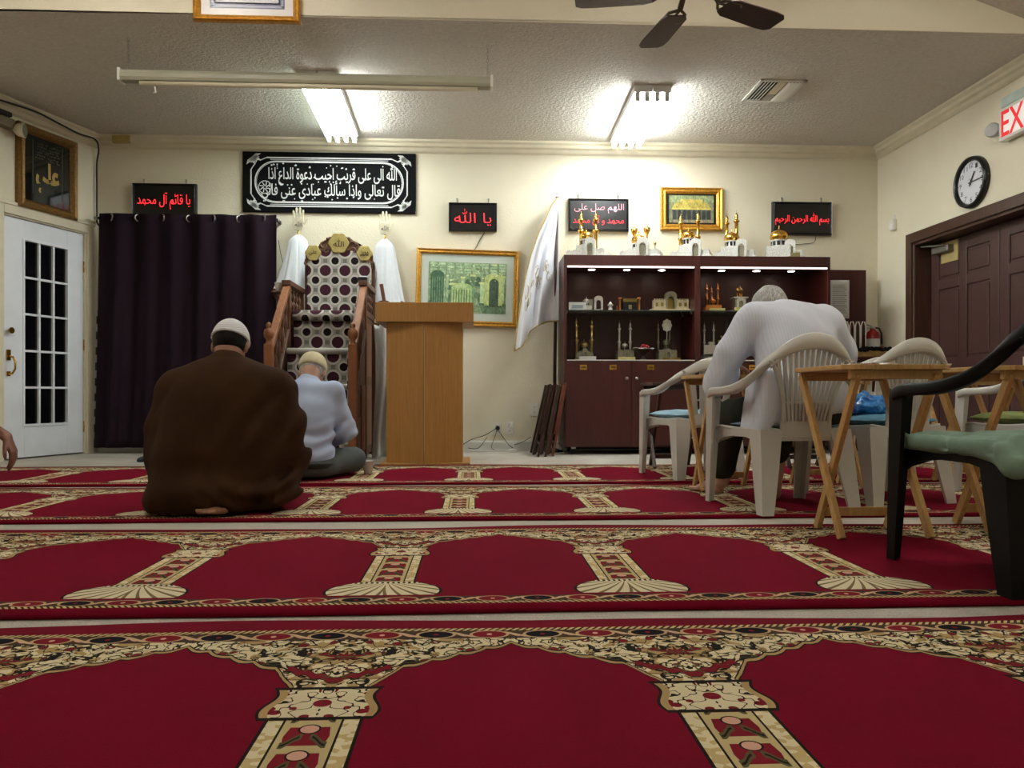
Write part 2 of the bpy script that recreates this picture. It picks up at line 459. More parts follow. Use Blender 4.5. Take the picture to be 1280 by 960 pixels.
m_rail = wood('varnished_rail_wood', (104, 60, 28), (138, 84, 42), .65, 3, (14, 14, 2), .05)
m_mahog = wood('mahogany_laminate', (52, 17, 15), (76, 27, 23), .36, 3, (24, 24, .8), .03)
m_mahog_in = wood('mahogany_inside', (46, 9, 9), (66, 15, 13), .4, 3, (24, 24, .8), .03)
m_pine = wood('varnished_pine', (172, 132, 76), (202, 164, 106), .42, 4, (18, 18, 3), .04)
m_dark_wood = wood('dark_brown_wood', (40, 22, 16), (66, 38, 28), .4, 4, (18, 18, 3), .04)
m_red_wood = wood('reddish_brown_wood', (88, 44, 28), (122, 66, 42), .4, 4, (18, 18, 3), .04)
m_white_chair = mat('white_moulded_plastic', (198, 197, 190), .38, var=.04, scale=3, bmp=.05, bscale=150, bdist=.001)
m_black_chair = mat('black_moulded_plastic', (8, 7, 7), .58, var=.1, bmp=.08, bscale=180, bdist=.001); m_black_chair.node_tree.nodes['Principled BSDF'].inputs['Specular IOR Level'].default_value = .2
m_paper = mat('white_paper', (216, 216, 214), .8, var=.03)
m_white_cloth = mat('white_muslin', (226, 232, 238), .75, var=.03, scale=30, bmp=.2, bscale=200, bdist=.001)
m_satin = mat('white_satin', (230, 232, 240), .3, var=.05, sheen=.3)
m_silver_cloth = mat('silver_grey_satin', (206, 206, 200), .4, var=.1, scale=6)
m_cable_b = mat('black_cable', (16, 16, 16), .5)
m_cable_w = mat('white_cable', (214, 212, 206), .45)
m_maroon = mat('maroon_ribbon', (92, 22, 34), .6)
m_fan = wood('fan_blade_wood', (44, 24, 20), (66, 36, 30), .35, 4, (3, 20, 3), .03)
m_bronze = mat('antique_bronze', (92, 84, 70), .35, .8)

# ================================================================== SETTING
fl = MB().box(-4.75, XR + .3, -2.7, YB + .15, -.05, 0)
struct('floor', fl, m_floor, 'grey speckled carpet floor seen between the red rugs')
struct('wall_back', MB().box(XL - .1, XR + .1, YB, YB + .12, 0, HC + .1), m_wall, 'cream textured back wall behind the pulpit and cabinet')
# splayed left wall, with the door opening (local frame: x towards the corner, y into the wall)
dl = PL(5, 270)[0]; dr = PL(106, 293)[0]; dtop = PL(106, 293)[1]
op0, op1, opz = -dl - .015, -dr + .015, dtop + .015
wl = MB(); wl.box(-3.4, op0, 0, .12, 0, HC + .1); wl.box(op1, .05, 0, .12, 0, HC + .1); wl.box(op0, op1, 0, .12, opz, HC + .1)
struct('wall_left', wl, m_wall, 'cream splayed left wall with the white glazed door', loc=(XL, YB, 0), rz=LROT)
lend = lw(3.4)
struct('wall_far_left', MB().box(lend.x - .12, lend.x, -2.6, lend.y + .05, 0, 5), m_wall)
# right wall with the double door
DRY0, DRY1, DRZ = 5.02, 6.92, 1.915
wr = MB(); wr.box(XR, XR + .24, DRY1, YB + .1, 0, HC + .1); wr.box(XR, XR + .24, -2.6, DRY0, 0, HC + .6); wr.box(XR, XR + .24, DRY0, DRY1, DRZ, HC + .1)
struct('wall_right', wr, m_wall, 'cream right wall around the brown double door')
struct('ceiling', MB().box(lend.x - .3, XR + .1, YH, YB + .1, HC, HC + .1), m_ceil, 'flat grey textured ceiling over the far end of the hall')
RX = -.3; SL = .346; RZ = HC + SL * (XR - RX); LZ = RZ - SL * (RX - lend.x)
gab = [(lend.x - .1, HC), (XR + .05, HC), (XR + .05, HC + .02), (RX, RZ), (lend.x - .1, LZ)]
struct('wall_upper', MB().prism(gab, YH - .008, YH - .0005), m_wall, 'cream upper wall face above the lower flat ceiling')
v = MB(); v.prism([(RX, RZ), (XR + .1, HC - SL * .1), (XR + .1, HC - SL * .1 + .12), (RX, RZ + .12)], -2.7, YH + .02)
v.prism([(RX, RZ), (RX, RZ + .12), (lend.x - .1, LZ + .08), (lend.x - .1, LZ - .04)], -2.7, YH + .02)
struct('ceiling', v, m_ceil, 'sloped grey ceiling of the near half of the hall')
struct('wall_front', MB().prism([(lend.x - .1, 0), (XR + .1, 0), (XR + .1, HC), (RX, RZ), (lend.x - .1, LZ)], -2.72, -2.6), m_wall)
# crown mouldings
def crown(L):
    return MB().prismx([(0, HC), (-.075, HC), (-.075, HC - .018), (-.05, HC - .032), (-.05, HC - .06), (-.028, HC - .07), (-.022, HC - .1), (-.008, HC - .115), (0, HC - .115)], 0, L)
struct('trim_1', crown(XR - XL), m_trim, 'cream stepped crown moulding along the back wall', loc=(XL, YB, 0))
struct('trim_2', crown(YB - YH - .01), m_trim, 'cream stepped crown moulding along the right wall', loc=(XR, YB, 0), rz=RROT)
struct('trim_3', crown(2.5), m_trim, 'cream stepped crown moulding along the splayed left wall', loc=lw(2.5), rz=LROT)
bb = lambda L: MB().prismx([(0, 0), (-.014, 0), (-.014, .085), (-.006, .1), (0, .1)], 0, L)
struct('baseboard_back', bb(XR - XL), m_white_trim, loc=(XL, YB, 0))
struct('baseboard_left', bb(dr - .09), m_white_trim, loc=lw(dr - .09), rz=LROT)
struct('baseboard_right', bb(YB - DRY1 - .09), m_white_trim, loc=(XR, YB, 0), rz=RROT)
# door_1: white glazed door, its casing as trim
cs = MB(); w = .075
cs.box(op0 - w, op0, -.02, .0, 0, opz + w); cs.box(op1, op1 + w, -.02, 0, 0, opz + w); cs.box(op0, op1, -.02, 0, opz, opz + w)
cs.box(op0 - w - .012, op1 + w + .012, -.028, 0, opz + w, opz + w + .03)
cs.box(op0, op0 + .012, 0, .12, 0, opz); cs.box(op1 - .012, op1, 0, .12, 0, opz); cs.box(op0, op1, 0, .12, opz - .012, opz)
struct('trim_4', cs, m_trim, 'cream casing around the white glazed door', .004, (XL, YB, 0), LROT)
d1 = bpy.data.objects.new('door_1', None); C.objects.link(d1); put(d1, (XL, YB, 0), LROT); d1['kind'] = 'structure'; d1['label'] = 'white door with fifteen dark panes and brass handle, left of the curtain'
a0, a1, az = op0 + .015, op1 - .015, opz - .016; DWd = a1 - a0
g0, g1 = a0 + DWd * .255, a1 - DWd * .215; gz0, gz1 = PL(40, 530)[1], PL(40, 302)[1]
mb = MB(); mb.box(a0, g0, .02, .06, .012, az); mb.box(g1, a1, .02, .06, .012, az); mb.box(g0, g1, .02, .06, .012, gz0); mb.box(g0, g1, .02, .06, gz1, az)
mb.box(g0 - .02, g0, .012, .022, gz0 - .02, gz1 + .02); mb.box(g1, g1 + .02, .012, .022, gz0 - .02, gz1 + .02); mb.box(g0, g1, .012, .022, gz0 - .02, gz0); mb.box(g0, g1, .012, .022, gz1, gz1 + .02)
mb.build('door_panel', m_white_door, d1, bevel=.003)
for i in range(1, 3):
    x = g0 + (g1 - g0) * i / 3; MB().box(x - .009, x + .009, .016, .05, gz0, gz1).build('muntin', m_white_door, d1)
for j in range(1, 5):
    z = gz0 + (gz1 - gz0) * j / 5; MB().box(g0, g1, .016, .05, z - .009, z + .009).build('muntin', m_white_door, d1)
for i in range(3):
    for j in range(5):
        x = g0 + (g1 - g0) * i / 3; z = gz0 + (gz1 - gz0) * j / 5
        MB().box(x + .006, x + (g1 - g0) / 3 - .006, .036, .042, z + .006, z + (gz1 - gz0) / 5 - .006).build('pane', m_glass, d1)
for z in (.25, 1.0, 1.72): MB().lathe([(.009, -.05), (.009, .05)], (a1 + .004, .014, z), 8).build('hinge', m_brass, d1)
hx = a0 + .055; hz = PL(12, 455)[1]
mb = MB(); mb.lathe([(.026, .02), (.026, .012), (.012, .008), (.012, -.014)][::-1], (hx, -.002, PL(12, 413)[1]), 12, 'y'); mb.build('deadbolt', m_brass, d1)
mb = MB(); mb.box(hx - .02, hx + .02, .01, .02, hz + .03, hz + .12); mb.box(hx - .018, hx + .018, .01, .02, hz - .1, hz - .06)
mb.tube([(hx, .01, hz + .06), (hx, -.03, hz + .06), (hx + .004, -.05, hz + .02), (hx + .004, -.05, hz - .04), (hx - .006, -.03, hz - .08), (hx - .004, .01, hz - .085)], .009)
mb.build('handle', m_brass, d1, bevel=.004)
# dark wall added behind the glass, standing in for the darkness outside
struct('wall_dark_backing', MB().box(op0 - .6, op1 + .5, 1.1, 1.16, 0, 2.6), mat('outside_darkness', (50, 46, 44), .8), loc=(XL, YB, 0), rz=LROT)
# door_2, door_3: brown six panel double door in the right wall (local x runs towards the camera, y into the wall)
fr = MB(); w = .09
L = DRY1 - DRY0
fr.box(-w, 0, -.022, 0, 0, DRZ + w); fr.box(L, L + w, -.022, 0, 0, DRZ + w); fr.box(0, L, -.022, 0, DRZ, DRZ + w)
fr.box(-.002, .025, 0, .22, 0, DRZ); fr.box(L - .025, L + .002, 0, .22, 0, DRZ); fr.box(0, L, 0, .22, DRZ - .025, DRZ + .002)
struct('trim_5', fr, m_brown_trim, 'dark brown wooden frame of the double door', .004, (XR, DRY1, 0), RROT)
for k in range(2):
    d = bpy.data.objects.new('door_%d' % (k + 2), None); C.objects.link(d); put(d, (XR, DRY1, 0), RROT); d['kind'] = 'structure'
    d['label'] = ('brown six panel door leaf with the closer, nearer the back wall', 'brown six panel door leaf cut by the right edge of the photo')[k]
    x0 = .03 + k * (L / 2 - .028); x1 = x0 + L / 2 - .034
    mb = MB(); st = .11; mid = (x0 + x1) / 2; z0, z1 = .01, DRZ - .03; yf = .15
    rows = [(z0 + .2, .72), (.86, 1.47), (1.56, z1 - .11)]
    mb.box(x0, x1, yf + .012, yf + .045, z0, z1)
    for xa, xb in ((x0, x0 + st), (mid - .05, mid + .05), (x1 - st, x1)): mb.box(xa, xb, yf, yf + .02, z0, z1)
    for za, zb in ((z0, rows[0][0]), (rows[0][1], rows[1][0]), (rows[1][1], rows[2][0]), (rows[2][1], z1)):
        for xa, xb in ((x0 + st, mid - .05), (mid + .05, x1 - st)): mb.box(xa, xb, yf, yf + .02, za, zb)
    mb.build('door_panel', m_brown_door, d, bevel=.004)
    for za, zb in rows:
        for xa, xb in ((x0 + st, mid - .05), (mid + .05, x1 - st)):
            g = .022
            MB().prism([(xa + g, za + g), (xb - g, za + g), (xb - g, zb - g), (xa + g, zb - g)], yf + .003, yf + .016).build('raised_panel', m_brown_door, d, bevel=.006)
    if k == 0:
        mb = MB(); mb.box(x0 + .1, x0 + .34, yf - .06, yf, z1 - .10, z1 - .045); mb.bar((x0 + .3, yf - .06, z1 - .05), (x0 + .02, yf - .1, z1 - .015), .03, .014)
        mb.build('door_closer', mat('closer_grey', (120, 116, 108), .4, .4), d, bevel=.006)
        MB().box(x0 + .16, x0 + .40, yf - .006, yf + .002, z1 - .19, z1 - .012).build('closer_plate', mat('pale_brass', (190, 172, 116), .4, .3), d, 'brass plate behind the closer')
# ================================================================== LIGHTS
def PZ(px, py, z):
    dx, dy = ray(px); D = (z - CAMZ) * FPX / (HOR - py); return Vector((dx * D, dy * D, z))
def light(a, bpt, label, tube=None, stem=0, weak=None):
    """four tube strip light; a, bpt: near and far end of its middle line at ceiling height"""
    a = Vector(a); bpt = Vector(bpt); d = bpt - a; L = d.length
    t = thing('fluorescent_light', label, 'ceiling light', (a.x, a.y, a.z), math.atan2(-d.x, d.y), None)
    mb = MB()
    for sx in (-.075, .075): mb.box(sx - .07, sx + .07, .0, L, -.055, 0)
    mb.build('housing', m_lamp_body, t, bevel=.004)
    if stem:
        for y in (.2, L - .2): MB().lathe([(.008, 0), (.008, stem)], (0, y, -.01), 8).build('hanging_rod', m_steel, t)
    for x in (-.115, -.04, .04, .115):
        MB().lathe([(.016, .04), (.016, L - .04)], (0, 0, 0), 10, 'z').build('tube', weak if (weak and x < 0) else (tube or m_tube), t)
        o = t.children[-1]; o.rotation_euler = (-pi / 2, 0, 0); o.location = (x, 0, -.098)
        s = MB(); 
        for y in (.012, L - .034): s.box(x - .017, x + .017, y, y + .022, -.12, -.05)
        s.build('socket', m_lamp_body, t, bevel=.003)
    return t
light(PZ(816, 106, HC), PZ(782, 171, HC), 'glaring ceiling strip light right, above the display cabinet')
light(PZ(396, 88, HC), PZ(428, 163, HC), 'glaring ceiling strip light left, half hidden by the projector screen', weak=emit('dimmed_fluorescent_tube', (236, 255, 244), TUBE * .15))  # left pair of tubes dimmed to darken the wall and ceiling on that side
for x, y, lab in ((-1.9, 3.1, 'left of the ceiling fan'), (1.9, 2.6, 'right of the ceiling fan'), (-.3, -1.6, 'behind the nearest rug')):
    zc = RZ - SL * abs(x - RX)
    light((x, y, 3.55), (x, y + 1.25, 3.55), 'hanging strip light in the near half of the hall, ' + lab, m_tube_front, max(.05, zc - 3.54))
# ================================================================== ON THE CEILING AND HIGH ON THE WALLS
# projector screen case hung on two chains
pa = P(151, 94, 5.45); pb = P(615, 106, 5.45)
sx0, sx1 = pa.x, pb.x; sz = (pa.z + pb.z) / 2
t = thing('projector_screen', 'long cream roll-up projector screen case hanging from the ceiling on chains', 'projector screen', ((sx0 + sx1) / 2, 5.45, sz))
hw = (sx1 - sx0) / 2
mb = MB(); mb.prismx([(-.035, -.036), (.035, -.036), (.04, -.01), (.035, .036), (-.025, .04), (-.04, .015), (-.045, -.015)], -hw, hw); mb.build('case', mat('greyed_cream_metal', (166, 164, 144), .45, var=.04), t, bevel=.006)
MB().box(-hw - .006, -hw + .012, -.05, .045, -.042, .045).build('end_cap', m_white_trim, t, bevel=.004); MB().box(hw - .012, hw + .006, -.05, .045, -.042, .045).build('end_cap', m_white_trim, t, bevel=.004)
MB().lathe([(.016, -hw + .14), (.016, hw - .1)], (0, -.03, -.056), 10, 'x').build('bottom_bar', m_trim, t)
MB().tube([(-hw + .24, -.04, -.08), (-hw + .25, -.045, -.12), (-hw + .235, -.045, -.125)], .005).build('pull_hook', m_white_trim, t)
def chain_links(mb, x, y, z0, z1):
    n = int((z1 - z0) / .022)
    for i in range(n):
        z = z0 + (i + .5) * (z1 - z0) / n; a = i % 2 * pi / 2
        mb.tube([(x + math.cos(a) * .008 * math.cos(q), y + math.sin(a) * .008 * math.cos(q), z + .016 * math.sin(q)) for q in [2 * pi * j / 8 for j in range(9)]], .0022, 5)
for x in (-hw + .05, hw - .03):
    mb = MB(); chain_links(mb, x, 0, .05, HC - sz); mb.build('chain', m_steel, t)
# air vent
va = PZ(930, 125, HC); vb = PZ(1015, 100, HC); vc = PZ(985, 126, HC)
vx0, vx1, vy0, vy1 = PZ(972, 98, HC).x - .32, PZ(1016, 98, HC).x, PZ(972, 125, HC).y - .1, PZ(972, 98, HC).y
vy0, vy1 = PZ(972, 99, HC).y, PZ(955, 126, HC).y; vx0 = PZ(926, 126, HC).x; vx1 = PZ(982, 126, HC).x
t = thing('air_vent', 'square white ceiling air vent with louvres near the right wall', 'vent', ((vx0 + vx1) / 2, (vy0 + vy1) / 2, HC))
hx_, hy_ = (vx1 - vx0) / 2, (vy1 - vy0) / 2
mb = MB()
for a_ in (-1, 1): mb.box(*sorted((a_ * hx_, a_ * (hx_ - .03))), -hy_, hy_, -.012, 0); mb.box(-hx_, hx_, *sorted((a_ * hy_, a_ * (hy_ - .03))), -.012, 0)
mb.build('frame', m_white_trim, t, bevel=.003)
MB().box(-hx_ + .02, hx_ - .02, -hy_ + .02, hy_ - .02, -.002, -.0005).build('dark_backing', m_black_matte, t)
for i in range(4):
    for a_ in (-1, 1):
        x = a_ * (hx_ - .05 - i * .026); MB().bar((x, -hy_ + .03, -.012), (x, hy_ - .03, -.012), .02, .002, (a_ * .6, 0, 1)).build('louvre', m_white_trim, t)
for i in range(4):
    y = hy_ - .05 - i * .03; MB().bar((-hx_ + .15, y, -.012), (hx_ - .15, y, -.012), .02, .002, (0, .6, 1)).build('louvre', m_white_trim, t)
MB().box(-hx_ + .15, hx_ - .15, -hy_ + .03, hy_ - .17, -.014, -.008).build('damper_plate', m_trim, t)
# ceiling fan
FX, FY, FZ = 1.08, 3.80, 2.5
t = thing('ceiling_fan', 'dark brown five blade ceiling fan cut by the top of the photo', 'fan', (FX, FY, FZ))
zc = RZ - SL * abs(FX - RX) - FZ
MB().lathe([(.02, .2), (.02, zc)], n=10).build('down_rod', m_bronze, t)
MB().lathe([(.01, .05), (.09, .07), (.115, .1), (.115, .17), (.07, .21), (.03, .23)], n=20).build('motor', m_bronze, t)
for k in range(5):
    a = math.radians(27 + 72 * k); M = Matrix.Rotation(a, 4, 'Z')
    n_ = 10; pts = [(.20, -.05), (.24, -.07), (.50, -.078), (.555, -.072), (.58, -.05), (.582, .05), (.555, .072), (.50, .078), (.24, .07), (.20, .05)]
    mb = MB(M @ Matrix.Rotation(math.radians(-6), 4, 'X')); mb.prismz(pts, -.004, .004); mb.build('blade', m_fan, t, bevel=.002)
    mb = MB(M); mb.bar((.08, 0, .1), (.17, 0, .008), .028, .01); mb.tube([(.16, 0, .01), (.2, -.045, .008), (.27, -.05, .006), (.29, -.03, .006)], .008, 6); mb.tube([(.16, 0, .01), (.2, .045, .008), (.27, .05, .006), (.29, .03, .006)], .008, 6); mb.tube([(.16, 0, .01), (.24, 0, .008)], .008, 6)
    mb.build('blade_bracket', m_bronze, t)
# ------------------------------------------------------------------ frames and signs
def frame(mb, w, h, b, d, y=0.0, lip=.4):
    """moulded mitred frame of outer size w x h, bar width b, depth d, back at y"""
    pr = [(0, 0), (0, -d * .7), (b * .15, -d), (b * .45, -d * .8), (b * .7, -d * .9), (b, -d * .45), (b, 0)]
    co = [(-w / 2, -h / 2, 1, 1), (w / 2, -h / 2, -1, 1), (w / 2, h / 2, -1, -1), (-w / 2, h / 2, 1, -1)]
    n = len(pr); vs = []
    for cx, cz, ix, iz in co: vs += [(cx + ix * a, y + q, cz + iz * a) for a, q in pr]
    fs = [(k * n + i, k * n + i + 1, ((k + 1) % 4) * n + i + 1, ((k + 1) % 4) * n + i) for k in range(4) for i in range(n - 1)]
    fs += [(k * n + n - 1, k * n, ((k + 1) % 4) * n, ((k + 1) % 4) * n + n - 1) for k in range(4)]
    return mb.add(vs, [f[::-1] for f in fs])
def corners(x0, y0, x1, y1, Y):
    a = P(x0, y0, Y); b_ = P(x1, y1, Y); return (a.x + b_.x) / 2, (a.z + b_.z) / 2, abs(b_.x - a.x), abs(a.z - b_.z)
def led_sign(box, label, rows, hooks=True):
    cx, cz, w, h = corners(*box, YB)
    t = thing('led_sign', label, 'led sign', (cx, YB, cz), 0, None)
    frame(MB(), w, h, .022, .045).build('frame', m_black, t)
    MB().box(-w / 2 + .015, w / 2 - .015, -.03, -.002, -h / 2 + .015, h / 2 - .015).build('panel', m_panel, t)
    for txt, x0, x1, z0, z1, m in rows:
        lettering(MB(), txt, -w / 2 + w * x0, -w / 2 + w * x1, -h / 2 + h * z0, -h / 2 + h * z1, -.032, .001, offset=-.018).build('lettering', m, t)
    if hooks:
        for x in (-.33, .33): MB().lathe([(.004, h / 2), (.004, h / 2 + .035), (.009, h / 2 + .036), (.009, h / 2 + .045)], (x * w, -.012, 0), 8).build('hanger', m_steel, t)
    return t
m_panel = mat('sign_panel', (10, 11, 13), .3, var=.05)
m_dash = None
led_sign((167, 230, 247, 272), 'black LED sign with red Arabic line above the curtain rod', [('يا قائم آل محمد', .08, .90, .22, .72, m_red_led)])
led_sign((561, 254, 621, 290), 'small black LED sign with red Arabic word above the green picture', [('يا ﷲ', .12, .88, .2, .78, m_red_led)])
led_sign((710, 249, 785, 290), 'black LED sign with two Arabic lines, above left end of cabinet', [('اللهم صل على', .1, .92, .55, .85, m_pink_led), ('محمد و آل محمد', .08, .92, .18, .48, m_red_led)])
led_sign((964, 253, 1038, 295), 'black LED sign with red Arabic line, above right end of cabinet', [('بسم ﷲ الرحمن الرحيم', .05, .95, .3, .68, m_red_led)])
def cord(pts, label, m=None, r=.004, name='floor_cable'):
    # smooth through the given points
    q = [Vector(p) for p in pts]; out = []
    for i in range(len(q) - 1):
        p0 = q[max(i - 1, 0)]; p1 = q[i]; p2 = q[i + 1]; p3 = q[min(i + 2, len(q) - 1)]
        for j in range(6):
            s = j / 6; out.append(.5 * ((2 * p1) + (p2 - p0) * s + (2 * p0 - 5 * p1 + 4 * p2 - p3) * s * s + (3 * p1 - p0 - 3 * p2 + p3) * s ** 3))
    out.append(q[-1])
    o = MB().tube(out, r, 6).build(name, m or m_cable_b); tag(o, label, 'cord'); return o
cord([P(606, 290, YB - .01), P(600, 300, YB - .008), P(596, 308, YB - .012), P(592, 314, YB - .02)], 'short black cord dropping from small LED sign to the green picture', name='sign_cable')
cord([P(1020, 295, YB - .01), P(1017, 303, YB - .008), P(1003, 305, YB - .008), P(992, 306, YB - .01), P(978, 309, YB - .01)], 'thin black cord hanging below the right LED sign', r=.003, name='sign_cable')
# banner
cx, cz, w, h = corners(304, 190, 520, 268, YB)
t = thing('calligraphy_banner', 'wide black velvet banner embroidered with white Arabic calligraphy', 'banner', (cx, YB, cz))
MB().box(-w / 2, w / 2, -.03, -.002, -h / 2, h / 2).build('panel', m_velvet, t, bevel=.006)
mb = MB()
def stadium(mb, hw, hh, r, wd, y):
    def ring(hw, hh, r):
        o = []
        for cx_, cz_, a0_ in ((hw - r, hh - r, 0), (-hw + r, hh - r, 90), (-hw + r, -hh + r, 180), (hw - r, -hh + r, 270)):
            for i in range(9): a = math.radians(a0_ + i * 90 / 8); o.append((cx_ + r * math.cos(a), cz_ + r * math.sin(a)))
        return o
    A = ring(hw, hh, r); B = ring(hw - wd, hh - wd, max(r - wd, .001)); n = len(A)
    mb.add([(x, y, z) for x, z in A + B], [(i, (i + 1) % n, (i + 1) % n + n, i + n) for i in range(n)])
u = w / 2; q = h / 2
stadium(mb, u * .86, q * .70, q * .69, .012, -.032); stadium(mb, u * .84, q * .655, q * .65, .004, -.032)
for s_ in (-1, 1):
    mb.bar((-u * .72, -.031, s_ * q * .8), (u * .72, -.031, s_ * q * .8), .003, .012); mb.bar((-u * .68, -.031, s_ * q * .74), (u * .68, -.031, s_ * q * .74), .003, .005)
    mb.bar((s_ * u * .9, -.031, -q * .4), (s_ * u * .9, -.031, q * .4), .003, .012, (1, 0, 0))
    for r_ in (-1, 1):
        cx_, cz_ = s_ * u * .87, r_ * q * .74
        for k in range(7):
            a = math.atan2(-r_, -s_) + (k - 3) * .42 + pi; L_ = .10 if k % 2 == 0 else .075
            ex, ez = cx_ + .02 * s_, cz_ + .02 * r_
            tip = (ex - L_ * math.cos(a) * 1.0, ez - L_ * math.sin(a) * .8); nx_, nz_ = -math.sin(a) * .016, math.cos(a) * .016
            md = ((ex + tip[0]) / 2, (ez + tip[1]) / 2)
            mb.poly([(ex, ez), (md[0] + nx_, md[1] + nz_), tip, (md[0] - nx_, md[1] - nz_)][::1], -.0315)
        mb.bar((s_ * u * .9, -.031, r_ * q * .4), (s_ * u * .84, -.031, r_ * q * .66), .003, .008, (1, 0, 0)); mb.bar((s_ * u * .72, -.031, r_ * q * .8), (s_ * u * .8, -.031, r_ * q * .7), .003, .008)
mb.build('embroidered_border', m_thread, t)
mb = MB(); A = -u; 
lettering(MB(), 'قال تعالى واذا سألك عبادي عني فاني', -u * .78, u * .82, -q * .66, q * .06, -.033, .0012, offset=.006).build('lettering', m_thread, t)
lettering(MB(), 'ﷲ الى على قريب اجيب دعوة الداع اذا', -u * .70, u * .78, -q * .12, q * .63, -.0345, .0012, offset=.006).build('lettering', m_thread, t)
for i in range(46):
    x = random.uniform(-.76, .8) * u; z = random.choice((-.52, -.05, .1, .5, .56)) * q + random.uniform(-.06, .06) * q; s_ = random.uniform(.006, .011)
    mb.poly([(x, z - s_), (x + s_, z), (x, z + s_), (x - s_, z)], -.034)
o = mb.build('diacritics', m_thread, t); o['kind'] = 'stuff'
mb = MB(); stadium(mb, .062, .062, .061, .006, -.0335)
for k in range(8): a = k * pi / 4; mb.bar((.012 * math.cos(a), -.0335, .012 * math.sin(a)), (.05 * math.cos(a + .5), -.0335, .05 * math.sin(a + .5)), .002, .007)
o = mb.build('embroidered_roundel', m_thread, t); o.location = (-u * .74, 0, -q * .18)
# green mosque picture
def printed(fn, name, parent, m=None, **k): mb = MB(); fn(mb); return mb.build(name, m or m_ink, parent, **k)
m_photo, b = newmat('grainy_photo_print'); n = E.nt.nodes.new('ShaderNodeVertexColor'); n.layer_name = 'ink'
x, y, z = coords(); g1 = nse(vec(x * 1.0, z * .7), 26, 5, .7, .6); g2 = nse(vec(x * 2.2, z * .5), 60, 3, .7)
mm = E.nt.nodes.new('ShaderNodeMix'); mm.data_type = 'RGBA'; mm.blend_type = 'OVERLAY'; mm.inputs[0].default_value = .85
E.nt.links.new(n.outputs[0], mm.inputs[6]); E.nt.links.new(ramp(g1 * .6 + g2 * .4, [(.35, (.05, .06, .05, 1)), (.65, (.75, .8, .72, 1))]).v, mm.inputs[7])
E.nt.links.new(mm.outputs[2], b.inputs['Base Color']); b.inputs['Roughness'].default_value = .3
cx, cz, w, h = corners(520, 312, 648, 408, YB)
t = thing('framed_picture', 'large gold framed picture of a green mosque interior beside the white flag', 'picture', (cx, YB, cz)); t.rotation_euler = (0, math.radians(1.6), 0)
frame(MB(), w, h, .05, .05).build('frame', m_gold, t)
MB().box(-w / 2 + .03, w / 2 - .03, -.018, -.002, -h / 2 + .03, h / 2 - .03).build('mount_board', mat('pale_grey_mount', (196, 206, 196), .5, var=.03), t)
def art(mb):
    R = random.Random(3); g = lambda r, gg, b_: srgb(r, gg, b_)
    aw, ah = w * .76, h * .66; x0, z0 = -aw / 2, -ah / 2; y = -.02
    mb.rect(x0, x0 + aw, z0, z0 + ah, y, g(150, 172, 138))
    k = [0]
    def yy(): k[0] += 1; return y - .00012 * k[0]
    mb.poly([(x0, z0), (x0 + aw, z0), (x0 + aw, z0 + ah * .2), (x0 + aw * .62, z0 + ah * .42), (x0 + aw * .3, z0 + ah * .38), (x0, z0 + ah * .22)], yy(), g(104, 132, 104))
    mb.poly([(x0 + aw * .3, z0 + ah * .2), (x0 + aw * .62, z0 + ah * .3), (x0 + aw * .7, z0), (x0 + aw * .4, z0)], yy(), g(150, 172, 140))
    # coffered ceiling
    for i in range(9):
        for j in range(4):
            a = x0 + aw * (.02 + i * .11); b_ = z0 + ah * (.78 + j * .055); s_ = R.uniform(.6, 1)
            mb.rect(a, a + aw * .085, b_, b_ + ah * .04, yy(), g(int(110 + 90 * s_), int(130 + 90 * s_), int(100 + 90 * s_)))
    # columns and arches
    for i in range(8):
        c_ = x0 + aw * (.06 + i * .127); hh_ = ah * (.52 + .1 * math.cos(i * 1.7)); ww = aw * (.02 + .006 * (i % 3))
        col = g(190, 208, 168) if i % 2 else g(120, 150, 120)
        mb.rect(c_ - ww, c_ + ww, z0 + ah * .2, z0 + hh_ + ah * .14, yy(), col); mb.rect(c_ - ww * 1.5, c_ + ww * 1.5, z0 + hh_ + ah * .12, z0 + hh_ + ah * .16, yy(), g(214, 220, 160))
        if i < 7:
            mb.poly([(c_ + ww + aw * .085 * (.5 - .5 * math.cos(pi * q_ / 8)), z0 + hh_ - ah * .06 + ah * .18 * math.sin(pi * q_ / 8)) for q_ in range(9)], yy(), g(84, 112, 92))
    for i, (a, b_, hh_, c_) in enumerate(((.03, .2, .74, (72, 106, 84)), (.22, .26, .7, (168, 192, 160)), (.30, .56, .5, (186, 204, 150)), (.72, .95, .7, (196, 206, 140)), (.78, .9, .6, (64, 84, 72)))):
        mb.rect(x0 + aw * a, x0 + aw * b_, z0 + ah * .16, z0 + ah * hh_, yy(), g(*c_))
        mb.disc(x0 + aw * (a + b_) / 2, z0 + ah * hh_, aw * (b_ - a) / 2, ah * .09, yy(), g(*c_))
    for i in range(7): mb.rect(x0 + aw * (.32 + i * .034), x0 + aw * (.332 + i * .034), z0 + ah * .17, z0 + ah * .46, yy(), g(96, 120, 92))
    for i in range(5): mb.rect(x0 + aw * (.05 + i * .03), x0 + aw * (.06 + i * .03), z0 + ah * .18, z0 + ah * .7, yy(), g(120, 156, 130))
    for i in range(26): a = x0 + aw * R.uniform(.02, .97); b_ = z0 + ah * R.uniform(.62, .97); mb.disc(a, b_, aw * R.uniform(.006, .02), ah * R.uniform(.005, .02), yy(), g(226, 232, 190), 8)
    for i in range(10): a = x0 + aw * R.uniform(.02, .7); mb.rect(a, a + aw * R.uniform(.1, .28), z0 + ah * (.02 + i * .014), z0 + ah * (.026 + i * .014), yy(), g(92, 122, 96) if i % 2 else g(140, 166, 132))
printed(art, 'print', t, m_photo)
